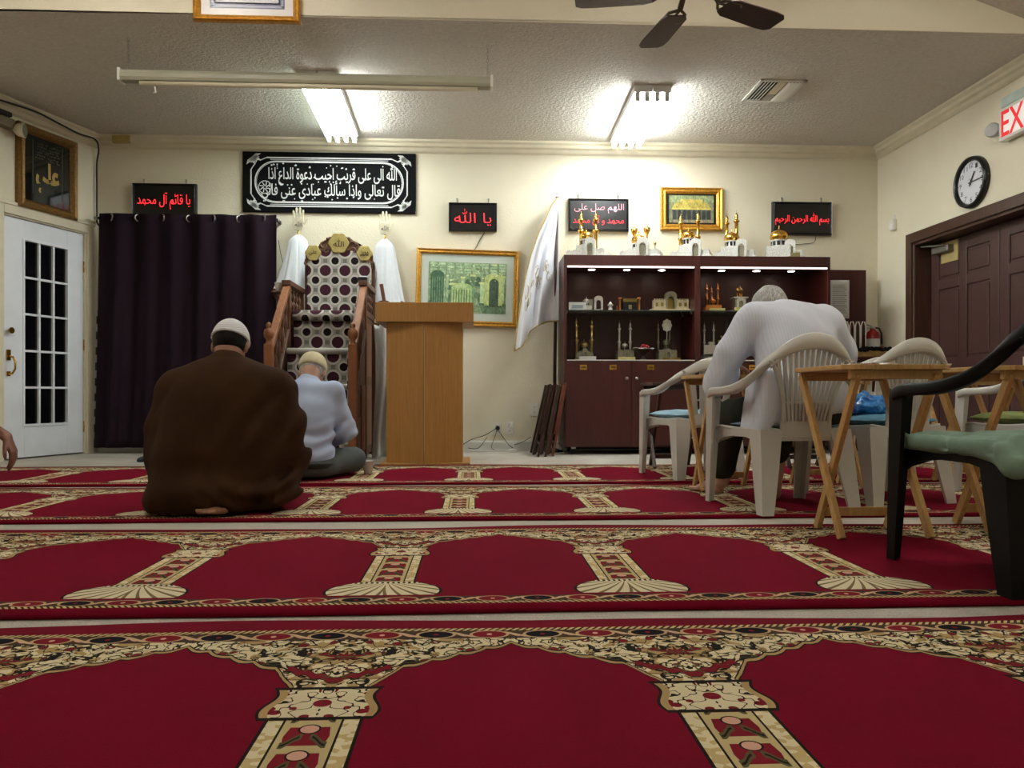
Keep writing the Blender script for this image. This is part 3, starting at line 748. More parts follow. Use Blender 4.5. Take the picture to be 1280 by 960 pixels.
# gold framed shrine photograph above the cabinet
cx, cz, w, h = corners(825, 235, 902, 289, YB)
t = thing('framed_picture', 'small gold framed photo of a golden shrine above the cabinet', 'picture', (cx, YB, cz))
frame(MB(), w, h, .06, .05).build('frame', m_gold, t)
MB().box(-w / 2 + .04, w / 2 - .04, -.018, -.002, -h / 2 + .04, h / 2 - .04).build('mount_board', m_black, t)
def art2(mb):
    aw, ah = w * .72, h * .64; x0, z0 = -aw / 2, -ah / 2; y = -.02; k = [0]
    def yy(): k[0] += 1; return y - .00015 * k[0]
    mb.rect(x0, x0 + aw, z0, z0 + ah, y, srgb(128, 128, 104)); mb.rect(x0, x0 + aw, z0 + ah * .75, z0 + ah, yy(), srgb(150, 156, 120))
    mb.poly([(x0 + aw * .06, z0 + ah * .52), (x0 + aw * .94, z0 + ah * .52), (x0 + aw * .86, z0 + ah * .74), (x0 + aw * .14, z0 + ah * .74)], yy(), srgb(186, 164, 88)); mb.rect(x0 + aw * .25, x0 + aw * .75, z0 + ah * .74, z0 + ah * .86, yy(), srgb(200, 178, 100))
    mb.rect(x0 + aw * .06, x0 + aw * .94, z0 + ah * .1, z0 + ah * .52, yy(), srgb(96, 98, 92))
    for i in range(8):
        c_ = x0 + aw * (.12 + i * .109); mb.rect(c_ - aw * .04, c_ + aw * .04, z0 + ah * .12, z0 + ah * .38, yy(), srgb(54, 56, 56)); mb.disc(c_, z0 + ah * .38, aw * .04, ah * .08, yy(), srgb(54, 56, 56), 12)
    mb.rect(x0, x0 + aw, z0, z0 + ah * .1, yy(), srgb(140, 128, 110)); mb.rect(x0 + aw * .06, x0 + aw * .94, z0 + ah * .48, z0 + ah * .53, yy(), srgb(210, 190, 110))
printed(art2, 'print', t, m_photo)
# framed certificate on the upper wall
a = P(243, 28, YH); b_ = P(376, 28, YH); w = b_.x - a.x; h = w * .78
t = thing('framed_certificate', 'gold framed certificate with blue border on the upper wall, cut by photo top', 'certificate', ((a.x + b_.x) / 2, YH, a.z + h / 2))
frame(MB(), w, h, .045, .045).build('frame', m_gold, t)
def art3(mb):
    a_, b_ = w / 2 - .04, h / 2 - .04; y = -.012
    mb.rect(-a_, a_, -b_, b_, y, srgb(226, 222, 220)); a_ -= .06; b_ -= .05
    mb.rect(-a_, a_, -b_, b_, y - .0004, srgb(86, 92, 122))
    for i in range(40):
        x = -a_ + .012 + i * (2 * a_ - .024) / 39
        for z in (-b_ + .014, b_ - .014): mb.disc(x, z, .006, .009, y - .0008, srgb(180, 184, 204), 6)
    for i in range(26):
        z = -b_ + .014 + i * (2 * b_ - .028) / 25
        for x in (-a_ + .014, a_ - .014): mb.disc(x, z, .009, .006, y - .0008, srgb(180, 184, 204), 6)
    a_ -= .03; b_ -= .03; mb.rect(-a_, a_, -b_, b_, y - .0004, srgb(190, 194, 208)); a_ -= .008; b_ -= .008; mb.rect(-a_, a_, -b_, b_, y - .0008, srgb(206, 208, 216))
    for i in range(9): mb.rect(-a_ * .8, a_ * (.8 if i % 3 else .6), -b_ * .8 + i * b_ * .16, -b_ * .8 + i * b_ * .16 + .006, y - .0012, srgb(150, 154, 172))
printed(art3, 'print', t)
# dark calligraphy picture on the splayed wall
s0, z1 = PL(19, 152); s1, _ = PL(93, 180); zt = PL(56, 165)[1]; zb = PL(56, 267)[1]
w = s0 - s1; h = zt - zb
t = thing('framed_picture', 'gold framed black picture with gold calligraphy above the white door', 'picture', lw((s0 + s1) / 2, 0, (zt + zb) / 2), LROT)
frame(MB(), w, h, .075, .05).build('frame', m_gold_dark, t)
m_picglass, b = newmat('black_glazed_print'); setc(b, ramp(nse(None, 6), [(.3, srgb(16, 17, 16)), (.7, srgb(26, 28, 25))])); b.inputs['Roughness'].default_value = .06
MB().box(-w / 2 + .06, w / 2 - .06, -.018, -.002, -h / 2 + .06, h / 2 - .06).build('glazed_print', m_picglass, t)
mb = MB()
lettering(mb, 'علي', -w * .2, w * .2, -h * .27, h * .12, -.0195, 0, offset=.05, col=srgb(170, 140, 70))
for i in range(6): lettering(mb, ('يا علي مدد', 'ولي ﷲ', 'لا فتى الا علي')[i % 3], -w * (.22 - .01 * i), w * (.2 - .02 * (i % 2)), h * (.13 + i * .035), h * (.16 + i * .035), -.0195, 0, col=srgb(104, 100, 70))
for x in (-.25, .25): mb.rect(w * x - .003, w * x + .003, -h * .3, h * .36, -.0194, srgb(70, 72, 60))
mb.build('lettering', m_ink, t)
# cable along the left crown and down the corner
cb = [lw(s, .085, HC - .06 - .02 * math.sin(s * 6)) for s in (1.25, 1.0, .75, .5, .3, .12)] + [lw(.05, .06, HC - .14)] + [lw(.04, .03, z) for z in (2.7, 2.5, 2.35, 2.22, 2.16)] + [lw(.035, .05, 2.12)]
cord(cb, 'black cable along the left crown moulding, dropping down the wall corner', r=.008, name='wall_cable')
# emergency floodlight top left
s_, z_ = PL(4, 122)
t = thing('emergency_light', 'twin lamp emergency light on the left wall, cut by the photo edge', 'emergency light', lw(s_ + .06, 0, HC - .22), LROT)
MB().box(-.14, .10, -.08, 0, -.03, .05).build('housing', mat('beige_plastic', (120, 108, 84), .5), t, bevel=.01)
MB().box(-.15, .06, -.1, -.02, .05, .09).build('cover', m_dark_metal, t, bevel=.01)
for x in (.13, -.2):
    mb = MB(Matrix.Translation((x, -.1, -.03)) @ Matrix.Rotation(.5, 4, 'Z')); mb.lathe([(.02, -.05), (.05, -.02), (.062, .03), (.056, .034)][::-1], (0, 0, 0), 16, 'y'); mb.build('lamp_head', m_trim, t)
    mb = MB(Matrix.Translation((x, -.1, -.03)) @ Matrix.Rotation(.5, 4, 'Z')); mb.lathe([(.054, .03), (.054, .036)], (0, 0, 0), 16, 'y'); mb.build('lens', m_clear, t)
q = P(158, 170, YB - .02)
t = thing('junction_box', 'small yellowed junction box under the ceiling near the left corner', 'box', (q.x, YB - .08, HC - .055))
MB().box(-.09, .07, -.04, .0, -.035, .035).build('body', mat('yellowed_plastic', (168, 148, 84), .5), t, bevel=.006); MB().box(.07, .12, -.03, -.005, -.025, .025).build('plug', m_trim, t, bevel=.004)
# right wall: clock, exit sign, lamp head, sensor
q = PR(1217, 228)
t = thing('wall_clock', 'round white wall clock with black rim above the brown door', 'clock', (XR, q.y, q.z), RROT)
rr = .205
mb = MB(); mb.lathe([(rr * .82, .012), (rr * .84, .035), (rr * .9, .05), (rr * .97, .045), (rr, .02), (rr, 0), (rr * .8, 0)][::-1], (0, 0, 0), 40, 'y', cap=False); mb.build('rim', m_black, t)
mb = MB(); mb.lathe([(rr * .86, 0), (rr * .86, .02)], (0, 0, 0), 40, 'y'); mb.build('dial', mat('clock_dial', (222, 224, 232), .4, var=.02), t)
mb = MB()
for i in range(1, 13):
    a = pi / 2 - i * pi / 6; x, z = .66 * rr * math.cos(a), .66 * rr * math.sin(a); s_ = .019
    lettering(mb, str(i), x - s_ * (1.2 if i > 9 else .7), x + s_ * (1.2 if i > 9 else .7), z - s_, z + s_, -.0215, 0, col=srgb(20, 20, 22))
for i in range(60): a = i * pi / 30; r0 = .8 if i % 5 else .77; mb.bar((rr * r0 * math.cos(a), -.0215, rr * r0 * math.sin(a)), (rr * .84 * math.cos(a), -.0215, rr * .84 * math.sin(a)), .0006, .003 if i % 5 else .005)
mb.build('numerals', m_black, t)
for nm, a, L_, wd in (('minute_hand', math.radians(2), .74, .007), ('hour_hand', math.radians(58), .44, .01), ('second_hand', math.radians(-80), .1, .003)):
    MB().bar((-.03 * math.cos(a), -.026, -.03 * math.sin(a)), (rr * L_ * math.cos(a), -.026, rr * L_ * math.sin(a)), .002, wd).build(nm, m_black, t)
q = PR(1256, 160); q2 = PR(1256, 180)
t = thing('exit_sign', 'white exit sign with red letters above the brown door', 'sign', (XR, q.y - .27, q2.z + .12), RROT)
MB().box(-.24, .24, -.07, -.02, -.12, .12).build('housing', m_white_plastic, t, bevel=.006); MB().box(-.1, .1, -.02, 0, .0, .1).build('bracket', m_white_plastic, t)
MB().box(-.21, .21, -.072, -.06, -.095, .095).build('face', emit('exit_face', (240, 236, 230), .35), t)
lettering(MB(), 'EXIT', -.205, .205, -.095, .095, -.0735, .0006, offset=.01).build('lettering', emit('exit_red', (210, 30, 40), .6), t)
MB().box(-.22, .22, -.07, -.02, .12, .2).build('battery_case', mat('clear_grey_plastic', (190, 206, 200), .3), t, bevel=.01)
q = PR(1248, 165)
t = thing('emergency_lamp_head', 'small round emergency lamp head left of the exit sign', 'emergency light', (XR, q.y, q.z), RROT)
mb = MB(Matrix.Rotation(.5, 4, 'Z')); mb.lathe([(.03, .0), (.05, .05), (.055, .09), (.048, .1)][::-1], (0, 0, 0), 18, 'y'); mb.build('reflector', m_steel, t)
MB().box(-.02, .3, -.035, 0, -.015, .015).build('arm', m_white_plastic, t)
q = PR(1119, 281)
t = thing('motion_sensor', 'small white motion sensor on the right wall near the corner', 'sensor', (XR, q.y, q.z), RROT)
MB().box(-.035, .035, -.045, 0, -.055, .05).build('body', m_white_plastic, t, bevel=.012); MB().box(-.006, .006, -.01, 0, .05, .09).build('bracket', m_white_plastic, t)
MB().box(-.025, .025, -.048, -.044, -.04, .0).build('lens', mat('sensor_lens', (240, 240, 236), .2), t)
# ================================================================== CURTAIN
yc = 7.43
ra = P(122, 273, yc); rb = P(349, 275, yc); rz_ = (ra.z + rb.z) / 2
t = thing('curtain_rod', 'thin steel curtain rod above the dark curtain in the left corner', 'curtain rod', (ra.x, yc, rz_))
Lr = rb.x - ra.x
MB().lathe([(.011, 0), (.011, Lr)], (0, 0, 0), 10, 'x').build('rod', m_steel, t)
for x in (.02, Lr - .02): MB().box(x - .012, x + .012, -.02, YB - yc - .001, -.012, .012).build('bracket', m_dark_metal, t)
MB().lathe([(.014, -.03), (.02, -.015), (.012, 0)], (0, 0, 0), 10, 'x').build('finial', m_steel, t)
ca = P(127, 273, yc); cbx = P(347, 273, yc).x; zb_ = P(240, 559, yc).z; Wc = cbx - ca.x; Hc_ = rz_ - zb_
t = thing('curtain', 'dark purple grommet curtain hanging in the left corner', 'curtain', (ca.x, yc, zb_))
NF = 6.5
def cfold(x, f):
    ph = 2 * pi * NF * x / Wc
    return .024 * (1 - .35 * f) * math.sin(ph) + .012 * math.sin(2.3 * ph + 1.3 + f * 1.5) * f + .01 * math.sin(.6 * ph + 2)
def cu(u, v):
    x = u * Wc; f = 1 - v
    return (x + .012 * math.sin(9 * u + 3 * f) * f - .05 * f * (1 - u), -.055 + .045 * 0 + cfold(x, f), v * (Hc_ + .035) + .006 * math.sin(40 * u) * (v > .98))
MB().grid(cu, 190, 26).build('fabric', m_curtain, t, thick=.004)
for i in range(7):
    x = (i + .5) * Wc / 7
    mb = MB(Matrix.Translation((x, -.055 + cfold(x, 0), Hc_)) @ Matrix.Rotation(.9 * (1 if i % 2 else -1), 4, 'Z')); mb.tube([(.03 * math.cos(a), 0, .03 * math.sin(a)) for a in [2 * pi * j / 16 for j in range(17)]], .007, 6); mb.build('grommet', m_steel, t)
m_check, b = newmat('black_white_checked_cloth'); x, y, z = coords()
ch = efl(x * 28) + efl(z * 14); setc(b, mixc((efr(ch * .5) > .3), srgb(20, 18, 20), srgb(170, 168, 164))); b.inputs['Roughness'].default_value = .8
MB().grid(lambda u, v: (-.075 + u * .06 + .03 * v, .0 + .02 * math.sin(u * 6), .02 + v * 1.25), 6, 20).build('checked_lining', m_check, t, 'black and white checked edge showing at the left', thick=.004)

# ================================================================== PULPIT
def circles(name, ux):
    m, b = newmat(name); x, y, z = coords(); u = x if ux else y; v = (z + y) if ux else z
    p = .176
    def lat(o):
        a = (efr(u / p + o + 50) - .5) * p; c = (efr(v / p + o + 50) - .5) * p; return rad(a, c)
    r1 = lat(0); r2 = lat(.5)
    sq_ = emin(eabs(efr(u / p + 50) - .5), eabs(efr(v / p + 50) - .5)) < .1
    c = mixc(sq_, srgb(150, 148, 140), srgb(112, 110, 100))
    c = mixc(emin(r1 - .068, r2 - .050) < 0, c, srgb(186, 182, 174))
    c = mixc(r1 < .050, c, srgb(62, 30, 42)); c = mixc(r2 < .034, c, srgb(26, 18, 20))
    setc(b, c); b.inputs['Roughness'].default_value = .9; b.inputs['Specular IOR Level'].default_value = .15; bump(b, nse(None, 300), .15, .001); return m
m_circ = circles('circle_pattern_upholstery', True); m_circ_s = circles('circle_pattern_upholstery_side', False)
m_greyfab = mat('grey_woven_upholstery', (170, 167, 160), .85, var=.12, scale=60, bmp=.1, bscale=200, bdist=.001)
PY = 6.12
pxl = P(336, 480, PY).x; pxr = P(441, 480, PY).x; mx = (pxl + pxr) / 2; hwp = (pxr - pxl) / 2
t = thing('pulpit', 'carved wooden stepped pulpit with circle patterned upholstery and railings', 'pulpit', (mx, PY, 0))
def lz(y, depth): return CAMZ + (HOR - y) / FPX * depth
sh = hwp - .035
steps = [(.04, .32), (.24, .625), (.46, .925), (.68, 1.235)]
yend = 1.12
for i, (y0, z) in enumerate(steps):
    y1 = steps[i + 1][0] + .02 if i < 3 else yend
    MB().box(-sh, sh, y0, y1, (steps[i - 1][1] - .02) if i else .02, z).build('step', m_circ, t)
    mb = MB(); mb.sweep([(-sh, 0, 0), (sh, 0, 0)], [(0, 1, 0)] * 2, [(0, 0, 1)] * 2, [(a, b_) for a, b_ in [((-.03 + .025 * math.cos(q)) * (1.8 if i == 3 else 1), (-.026 + .026 * math.sin(q)) * (1.8 if i == 3 else 1)) for q in [2 * pi * k / 12 for k in range(12)]]])
    o = mb.build('nosing', m_circ if i == 3 else m_greyfab, t); o.location = (0, y0 + .01, z + .004)
    if i == 3: o.location = (0, y0 + .03, z + .03)
# back rest
bw = (P(464, 400, 7.2).x - P(384, 400, 7.2).x) / 2; bz0, bz1 = 1.24, lz(330, 7.25); crest = lz(297, 7.25)
bxo = (P(464, 400, 7.2).x + P(384, 400, 7.2).x) / 2 - mx
arc = [(bxo + bw * math.cos(a), bz1 - .02 + .13 * math.sin(a)) for a in [pi * k / 14 for k in range(15)]]
MB().prism([(bxo - bw, bz0), (bxo + bw, bz0)] + arc, yend - .06, yend).build('backrest', m_circ, t, bevel=.01)
mb = MB(); out = [(bxo + (bw + .03) * math.cos(a), bz1 - .03 + .165 * math.sin(a)) for a in [pi * k / 14 for k in range(15)]]
mb.prism([(bxo - bw - .03, bz0), (bxo + bw + .03, bz0)] + out, yend, yend + .04); mb.build('back_board', m_minbar, t, bevel=.004)
cr = MB()
ys = yend - .045
crp = [(bxo + bw * a_, bz1 + c_) for a_, c_ in ((-1.03, -.06), (-1.05, .06), (-.93, .12), (-.7, .12), (-.6, .15), (-.42, .195), (-.25, .225), (-.12, .235), (.12, .235), (.25, .225), (.42, .195), (.6, .15), (.7, .12), (.93, .12), (1.05, .06), (1.03, -.06), (.93, -.02), (.7, .065), (.4, .105), (0, .122), (-.4, .105), (-.7, .065), (-.93, -.02))]
for i_ in range(11):
    a_, b_, c_, d_ = crp[i_], crp[i_ + 1], crp[(21 - i_) % 23], crp[(22 - i_) % 23]
    cr.prism([a_, d_, c_, b_], ys - .004, ys + .03)
for k in range(15):
    a = pi * (k + .0) / 14
    if k < 14:
        a2 = pi * (k + 1) / 14
        cr.bar((bxo + (bw + .01) * math.cos(a), ys, bz1 - .01 + .14 * math.sin(a)), (bxo + (bw + .01) * math.cos(a2), ys, bz1 - .01 + .14 * math.sin(a2)), .03, .025, (0, 0, 1))
def curl(mb, x, z, r, a0, turn, rr=.008):
    pts = []
    for i in range(12): a = a0 + turn * i / 11 * 4.4; q = r * (1 - i / 13); pts.append((x + q * math.cos(a), ys - .01, z + q * math.sin(a)))
    mb.tube(pts, [rr * (1 - i / 16) for i in range(12)], 5)
for s_ in (-1, 1):
    for k, (fx, fz, r) in enumerate(((.22, .16, .045), (.34, .15, .04), (.45, .13, .04), (.55, .1, .035), (.30, .11, .03), (.42, .085, .03), (.64, .06, .03), (.92, .02, .035), (.98, -.04, .025), (.16, .11, .03))):
        curl(cr, bxo + s_ * fx * bw, bz1 + .02 + fz + .0, r, 1 + k, s_ * (1 if k % 2 else -1), .011)
    top = [(bxo + s_ * bw * x, bz1 + z) for x, z in ((.15, .2), (.3, .215), (.42, .185), (.55, .165), (.62, .125), (.7, .105))]
    cr.tube([(x, ys, z) for x, z in top], .013, 6)
cr.build('carved_crest', m_minbar, t, 'dark carved scrollwork crest')
m_med = mat('gold_green_medallion', (168, 152, 92), .4, .3, var=.15, scale=30)
for dx, dz, r in ((0, .165, .088), (-.80, .075, .068), (.80, .075, .068)):
    mb = MB(); mb.M = Matrix.Translation((bxo + dx * bw, ys - .012, bz1 + dz))
    mb.prism([(r * (1 + .07 * math.cos(6 * a)) * math.cos(a), r * (1.05 + .07 * math.cos(6 * a)) * math.sin(a)) for a in [2 * pi * k / 36 for k in range(36)]], -.018, .01); o = mb.build('medallion', m_med, t, bevel=.006)
    mb = MB(); mb.M = Matrix.Translation((bxo + dx * bw, ys - .032, bz1 + dz)); lettering(mb, 'ﷲ' if dx == 0 else ('محمد' if dx > 0 else 'علي'), -r * .55, r * .55, -r * .4, r * .4, 0, .001, offset=.01); mb.build('inscription', m_dark_wood, o)
# railings
ztop = lz(353, PY + .6); zpost = lz(418, PY)
prof_b = lambda L: [(.016, 0), (.016, .03 * L), (.01, .06 * L), (.014, .2 * L), (.023, .32 * L), (.014, .45 * L), (.009, .5 * L), (.014, .55 * L), (.022, .7 * L), (.013, .82 * L), (.009, .93 * L), (.016, .96 * L), (.016, L)]
for s_ in (-1, 1):
    x = s_ * hwp
    mb = MB(); mb.box(x - .032, x + .032, -.03, .034, 0, zpost - .08); mb.build('newel_post', m_rail, t, bevel=.005)
    mb = MB(); mb.lathe([(.032, -.09), (.024, -.075), (.018, -.05), (.034, -.03), (.04, 0), (.034, .03), (.015, .042), (.022, .055), (.02, .075), (.002, .09)], (x, 0, zpost), 14); mb.build('finial', m_rail, t)
    a = Vector((x, .03, zpost - .1)); b_ = Vector((x, .60, ztop - .04)); e = Vector((x, 1.14, ztop - .02))
    MB().bar(a, b_, .06, .045).build('hand_rail', m_rail, t, bevel=.006)
    MB().bar(b_ - Vector((0, .05, -.02)), e, .075, .045).build('arm_rail', m_minbar, t, bevel=.006)
    la, lb = Vector((x, .03, .38)), Vector((x, .60, 1.08))
    MB().bar(la, lb, .045, .05).build('stringer', m_minbar, t, bevel=.004)
    for k in range(5):
        f = (k + .6) / 5.2; p0 = la.lerp(lb, f) + Vector((0, 0, .02)); p1 = a.lerp(b_, f)
        MB().lathe(prof_b(p1.z - p0.z), p0, 10).build('baluster', m_minbar, t)
    MB().box(x - .025, x + .025, .585, .64, 0, ztop - .05).build('side_post', m_minbar, t, bevel=.004)
    MB().box(x - .025, x + .025, 1.09, 1.14, 0, ztop - .04).build('side_post', m_minbar, t, bevel=.004)
    MB().bar((x, .6, 1.24), (x, 1.12, 1.24), .045, .05).build('seat_stringer', m_minbar, t, bevel=.004)
    for k in range(4):
        y = .7 + k * .11; MB().lathe(prof_b(ztop - .06 - 1.26), (x, y, 1.26), 10).build('baluster', m_minbar, t)
    mb = MB(); mb.prismx([(.03, .03), (.6, .03), (.6, 1.05), (.03, .35)], x - .012, x + .012); mb.prismx([(.6, .03), (1.12, .03), (1.12, 1.22), (.6, 1.22)], x - .012, x + .012)
    mb.build('side_panel', m_minbar, t)
    if s_ > 0:
        MB().prismx([(.05, .4), (.58, 1.1), (.58, ztop - .1), (.05, zpost - .16)], x - .05, x - .045).build('side_upholstery', m_circ_s, t, 'circle patterned side cloth')
        for y0, y1, z0, z1 in ((.08, .3, .08, .36), (.34, .57, .08, .62), (.66, 1.08, .1, .62), (.66, 1.08, .7, 1.16)):
            MB().box(x + .012, x + .02, y0, y1, z0, z1).build('panel_moulding', m_red_wood, t, bevel=.006)
# small things on the arm rails
q = P(360, 366, PY + .55)
o = MB().lathe([(.024, 0), (.036, .075), (.038, .078), (.033, .078), (.022, .006)], n=16).build('foam_cup', mat('white_foam', (228, 228, 224), .6, var=.02)); put(o, (pxl - .075, PY + .62, ztop - .09)); tag(o, 'white foam cup on the left railing of the pulpit', 'cup')
t2 = thing('clip_shelf', 'small dark bracket shelf clipped outside the left pulpit railing', 'shelf', (pxl - .075, PY + .62, ztop - .09))
MB().box(-.05, .04, -.06, .06, -.014, 0).build('board', m_minbar, t2, bevel=.003); MB().bar((-.04, 0, -.01), (.04, 0, -.13), .03, .016, (0, 1, 0)).build('brace', m_minbar, t2)
t2 = thing('microphone_receiver', 'small black device with grey cap on the right pulpit rail', 'device', (pxr - .005, PY + .62, ztop))
MB().box(-.04, .04, -.06, .06, 0, .035).build('body', m_black, t2, bevel=.006); MB().box(-.03, .03, -.04, .03, .035, .045).build('cap', m_lamp_body, t2, bevel=.004)

# ------------------------------------------------------------------ standards with a metal hand and white cloth
def hand_plate():
    mb = MB()
    mb.prism([(-.03, 0), (.03, 0), (.042, .03), (.046, .06), (.042, .1), (-.042, .1), (-.046, .06), (-.042, .03)], -.006, .006)
    o = []
    for x, L_, tw in ((-.034, .065, -.08), (-.012, .088, -.02), (.011, .09, .02), (.033, .07, .08)):
        m2 = MB(Matrix.Translation((x, 0, .095)) @ Matrix.Rotation(tw, 4, 'Y')); m2.prism([(-.0085, 0), (.0085, 0), (.0085, L_ - .012), (.004, L_), (-.004, L_), (-.0085, L_ - .012)], -.005, .005); o.append(m2)
    m2 = MB(Matrix.Translation((.044, 0, .05)) @ Matrix.Rotation(.55, 4, 'Y')); m2.prism([(-.01, 0), (.01, 0), (.008, .055), (.002, .066), (-.006, .055)], -.005, .005); o.append(m2)
    return mb, o
def standard(px, ytop, yhand, lean, label, x0, x1, ybot, Yp):
    base = P(px, ybot, Yp); zh = P(px, yhand, Yp).z; zt_ = P(px, ytop, Yp).z; zb = P(px, ybot, Yp).z
    t = thing('processional_standard', label, 'standard', (base.x, Yp, 0), 0, None)
    MB().lathe([(.09, 0), (.09, .02), (.03, .05), (.016, .06)], n=18).build('foot', m_dark_metal, t); MB().lathe([(.014, .04), (.014, zt_), (.008, zt_ + .01), (.008, zh)], n=10).build('pole', m_brass, t)
    pal, fs = hand_plate(); k = (P(px, yhand - 29, Yp).z - zh) / .185
    o = pal.build('metal_hand', m_silverhand, t, bevel=.003); o.location = (0, 0, zh); o.scale = (k,) * 3
    for f in fs: g = f.build('finger', m_silverhand, o, bevel=.002)
    mb = MB()
    lettering(mb, 'ﷲ', -.028, .028, .03, .07, -.008, .0006).build('engraving', m_dark_metal, o)
    hl = base.x - P(x0, ybot, Yp).x; hr = P(x1, ybot, Yp).x - base.x; Hh = zt_ - zb
    def fn(u, v):
        a = 2 * pi * u; v2 = v; prof = (.055 + .028 * math.sin(min(1, v2 * 5) * pi / 2)) * min(1, (v2 * 9) ** .5) + v2 ** 1.25 * ((hl if math.cos(a) < 0 else hr) - .08)
        r = prof * (1 + .10 * v2 * math.sin(9 * a + 2 * v2) + .05 * v2 * math.sin(17 * a))
        return (r * math.cos(a) + lean * v2, r * .55 * math.sin(a), zt_ + .012 - Hh * v2 * (1 + .02 * math.sin(5 * a)))
    o = MB().grid(fn, 88, 24, closeu=True).build('white_cloth', m_white_cloth, t, thick=.003)
    mb = MB(); mb.grid(lambda u, v: tuple(Vector(fn(u, .955 + .03 * v)) * 1.0 + Vector((.004 * math.cos(2 * pi * u), .004 * math.sin(2 * pi * u), 0))), 88, 1, closeu=True); mb.build('maroon_trim', m_maroon, o, thick=.003)
m_silverhand = mat('pale_gold_metal', (228, 222, 196), .3, .5, var=.15, scale=60)
standard(373, 294, 288, -.0, 'metal hand standard with white cloth on the left side of the pulpit', 345, 389, 368, 7.37)
standard(481, 299, 293, .0, 'metal hand standard with white cloth right of the pulpit', 457, 504, 384, 7.37)
cord([P(348, 300, 7.5), P(352, 322, 7.5), P(358, 345, 7.48), P(362, 368, 7.4)], 'thin cord running down from the curtain rod behind the left standard', r=.003)

# ================================================================== LECTERN
LY = 6.06
lx0 = P(483, 500, LY).x; lx1 = P(578, 500, LY).x; zc_ = lz(404, LY); zt_ = lz(379, LY - .05)
lmx = (lx0 + lx1) / 2; lw_ = (lx1 - lx0) / 2
t = thing('lectern', 'large oak veneered lectern in front of the green picture', 'lectern', (lmx, LY, 0))
for s_ in (-1, 1):
    a, b_ = (-lw_, 0) if s_ < 0 else (0, lw_)
    poly = [(a, 0), (b_, -.07), (b_, -.05), (a, .02)] if s_ < 0 else [(a, -.07), (b_, 0), (b_, .02), (a, -.05)]
    MB().prismz([(px_ + (-.0025 if s_ < 0 else .0025) * (abs(px_) < .001), py_) for px_, py_ in poly], .02, zc_).build('front_panel', m_oak, t, bevel=.003)
    MB().box(*sorted((s_ * .001, s_ * .04)), -.045, -.035, .02, zc_ - .01).build('seam_light_stop', m_dark_wood, t)  # dark strip added behind the gap to stop light and darken the seam
    MB().box(*sorted((s_ * lw_, s_ * (lw_ - .02))), .005, .5, .02, zc_).build('side_panel', m_oak, t, bevel=.002)
MB().box(-lw_ - .05, lw_ + .06, -.06, .54, 0, .02).build('plinth', m_oak, t, bevel=.003)
a0_, a1_ = P(470, 390, LY - .07).x - lmx, P(592, 390, LY - .07).x - lmx
mb = MB(); mb.prismx([(-.09, zc_), (-.09, zt_), (.52, zt_ + .02), (.52, zc_)], a0_, a1_); mb.build('desk_top', m_oak, t, bevel=.004)
t = thing('wooden_bookend', 'small dark wooden stick standing on the lectern top', 'stick', (P(481, 378, LY + .15).x, LY + .15, zt_ + .006))
MB().bar((0, 0, 0), (-.03, .02, .165), .028, .02, (0, 1, 0)).build('stick', m_red_wood, t, bevel=.003); MB().box(-.03, .03, -.02, .02, 0, .008).build('foot', m_red_wood, t)
# silvery cloth hanging between pulpit and lectern
ya = 6.75
p0 = P(466, 405, ya); p1 = P(486, 405, ya); zb2 = P(478, 560, ya).z
def sc_(u, v):
    return (p0.x + .01 + u * (p1.x - p0.x + .02) + .015 * math.sin(5 * v), ya + .03 * math.sin(u * 9 + 2 * v) - .05 * (v > .9) * (v - .9) * 10, max(.012, p0.z - (.0 if u > .3 else .03) - v * (p0.z - .015) + .05 * (1 - v) * (.5 - u)))
t = thing('silver_cloth', 'crumpled silvery white cloth hanging between the pulpit and the lectern', 'cloth', (0, 0, 0))
MB().grid(sc_, 24, 40).build('cloth', m_silver_cloth, t, thick=.004)
MB().bar((p0.x, ya + .06, p0.z), (p1.x + .05, ya + .06, p0.z), .03, .03).build('hanging_bar', m_minbar, t); 
for x in (p0.x - .0, p1.x + .05): MB().box(x - .015, x + .015, ya + .045, ya + .075, 0, p0.z).build('post', m_minbar, t)
cord([F(436, 593), F(448, 585), F(462, 588), F(470, 581), F(480, 584), F(486, 580)], 'black cable lying on the floor between pulpit and lectern', r=.006)
cord([F(452, 590) + Vector((0, 0, .01)), F(460, 583) + Vector((0, 0, .01)), F(468, 587) + Vector((0, 0, .012)), F(475, 590) + Vector((0, 0, .01)), F(483, 588) + Vector((0, 0, .01))], 'second black cable coiled on the floor beside the lectern', r=.006)

# ================================================================== FLAG
fy = 7.25
pt, pb_ = P(698, 246, fy), P(691, 563, fy)
t = thing('flag', 'white satin flag with gold fringe hanging from a leaning dark pole', 'flag', (P(692, 563, 7.41).x, 7.41, 0))
o_ = Vector((P(692, 563, 7.41).x, 7.41, 0))
top = Vector((P(696.5, 246, 7.42).x, 7.42, P(696.5, 246, 7.42).z)) - o_
MB().tube([(0, 0, .012), tuple(top)], .016, 10).build('pole', m_dark_wood, t); MB().lathe([(.09, 0), (.09, .015), (.03, .03), (.02, .04)], n=16).build('foot', m_dark_metal, t)
LE = [(697, 247), (690, 256), (683, 272), (674, 290), (664, 318), (657, 345), (650, 385), (645, 420), (643, 439)]
BE = [(643, 439), (651, 433), (660, 414), (668, 407), (680, 402), (698, 401)]
def along(L, f):
    f *= len(L) - 1; i = min(int(f), len(L) - 2); f -= i
    return L[i][0] + (L[i + 1][0] - L[i][0]) * f, L[i][1] + (L[i + 1][1] - L[i][1]) * f
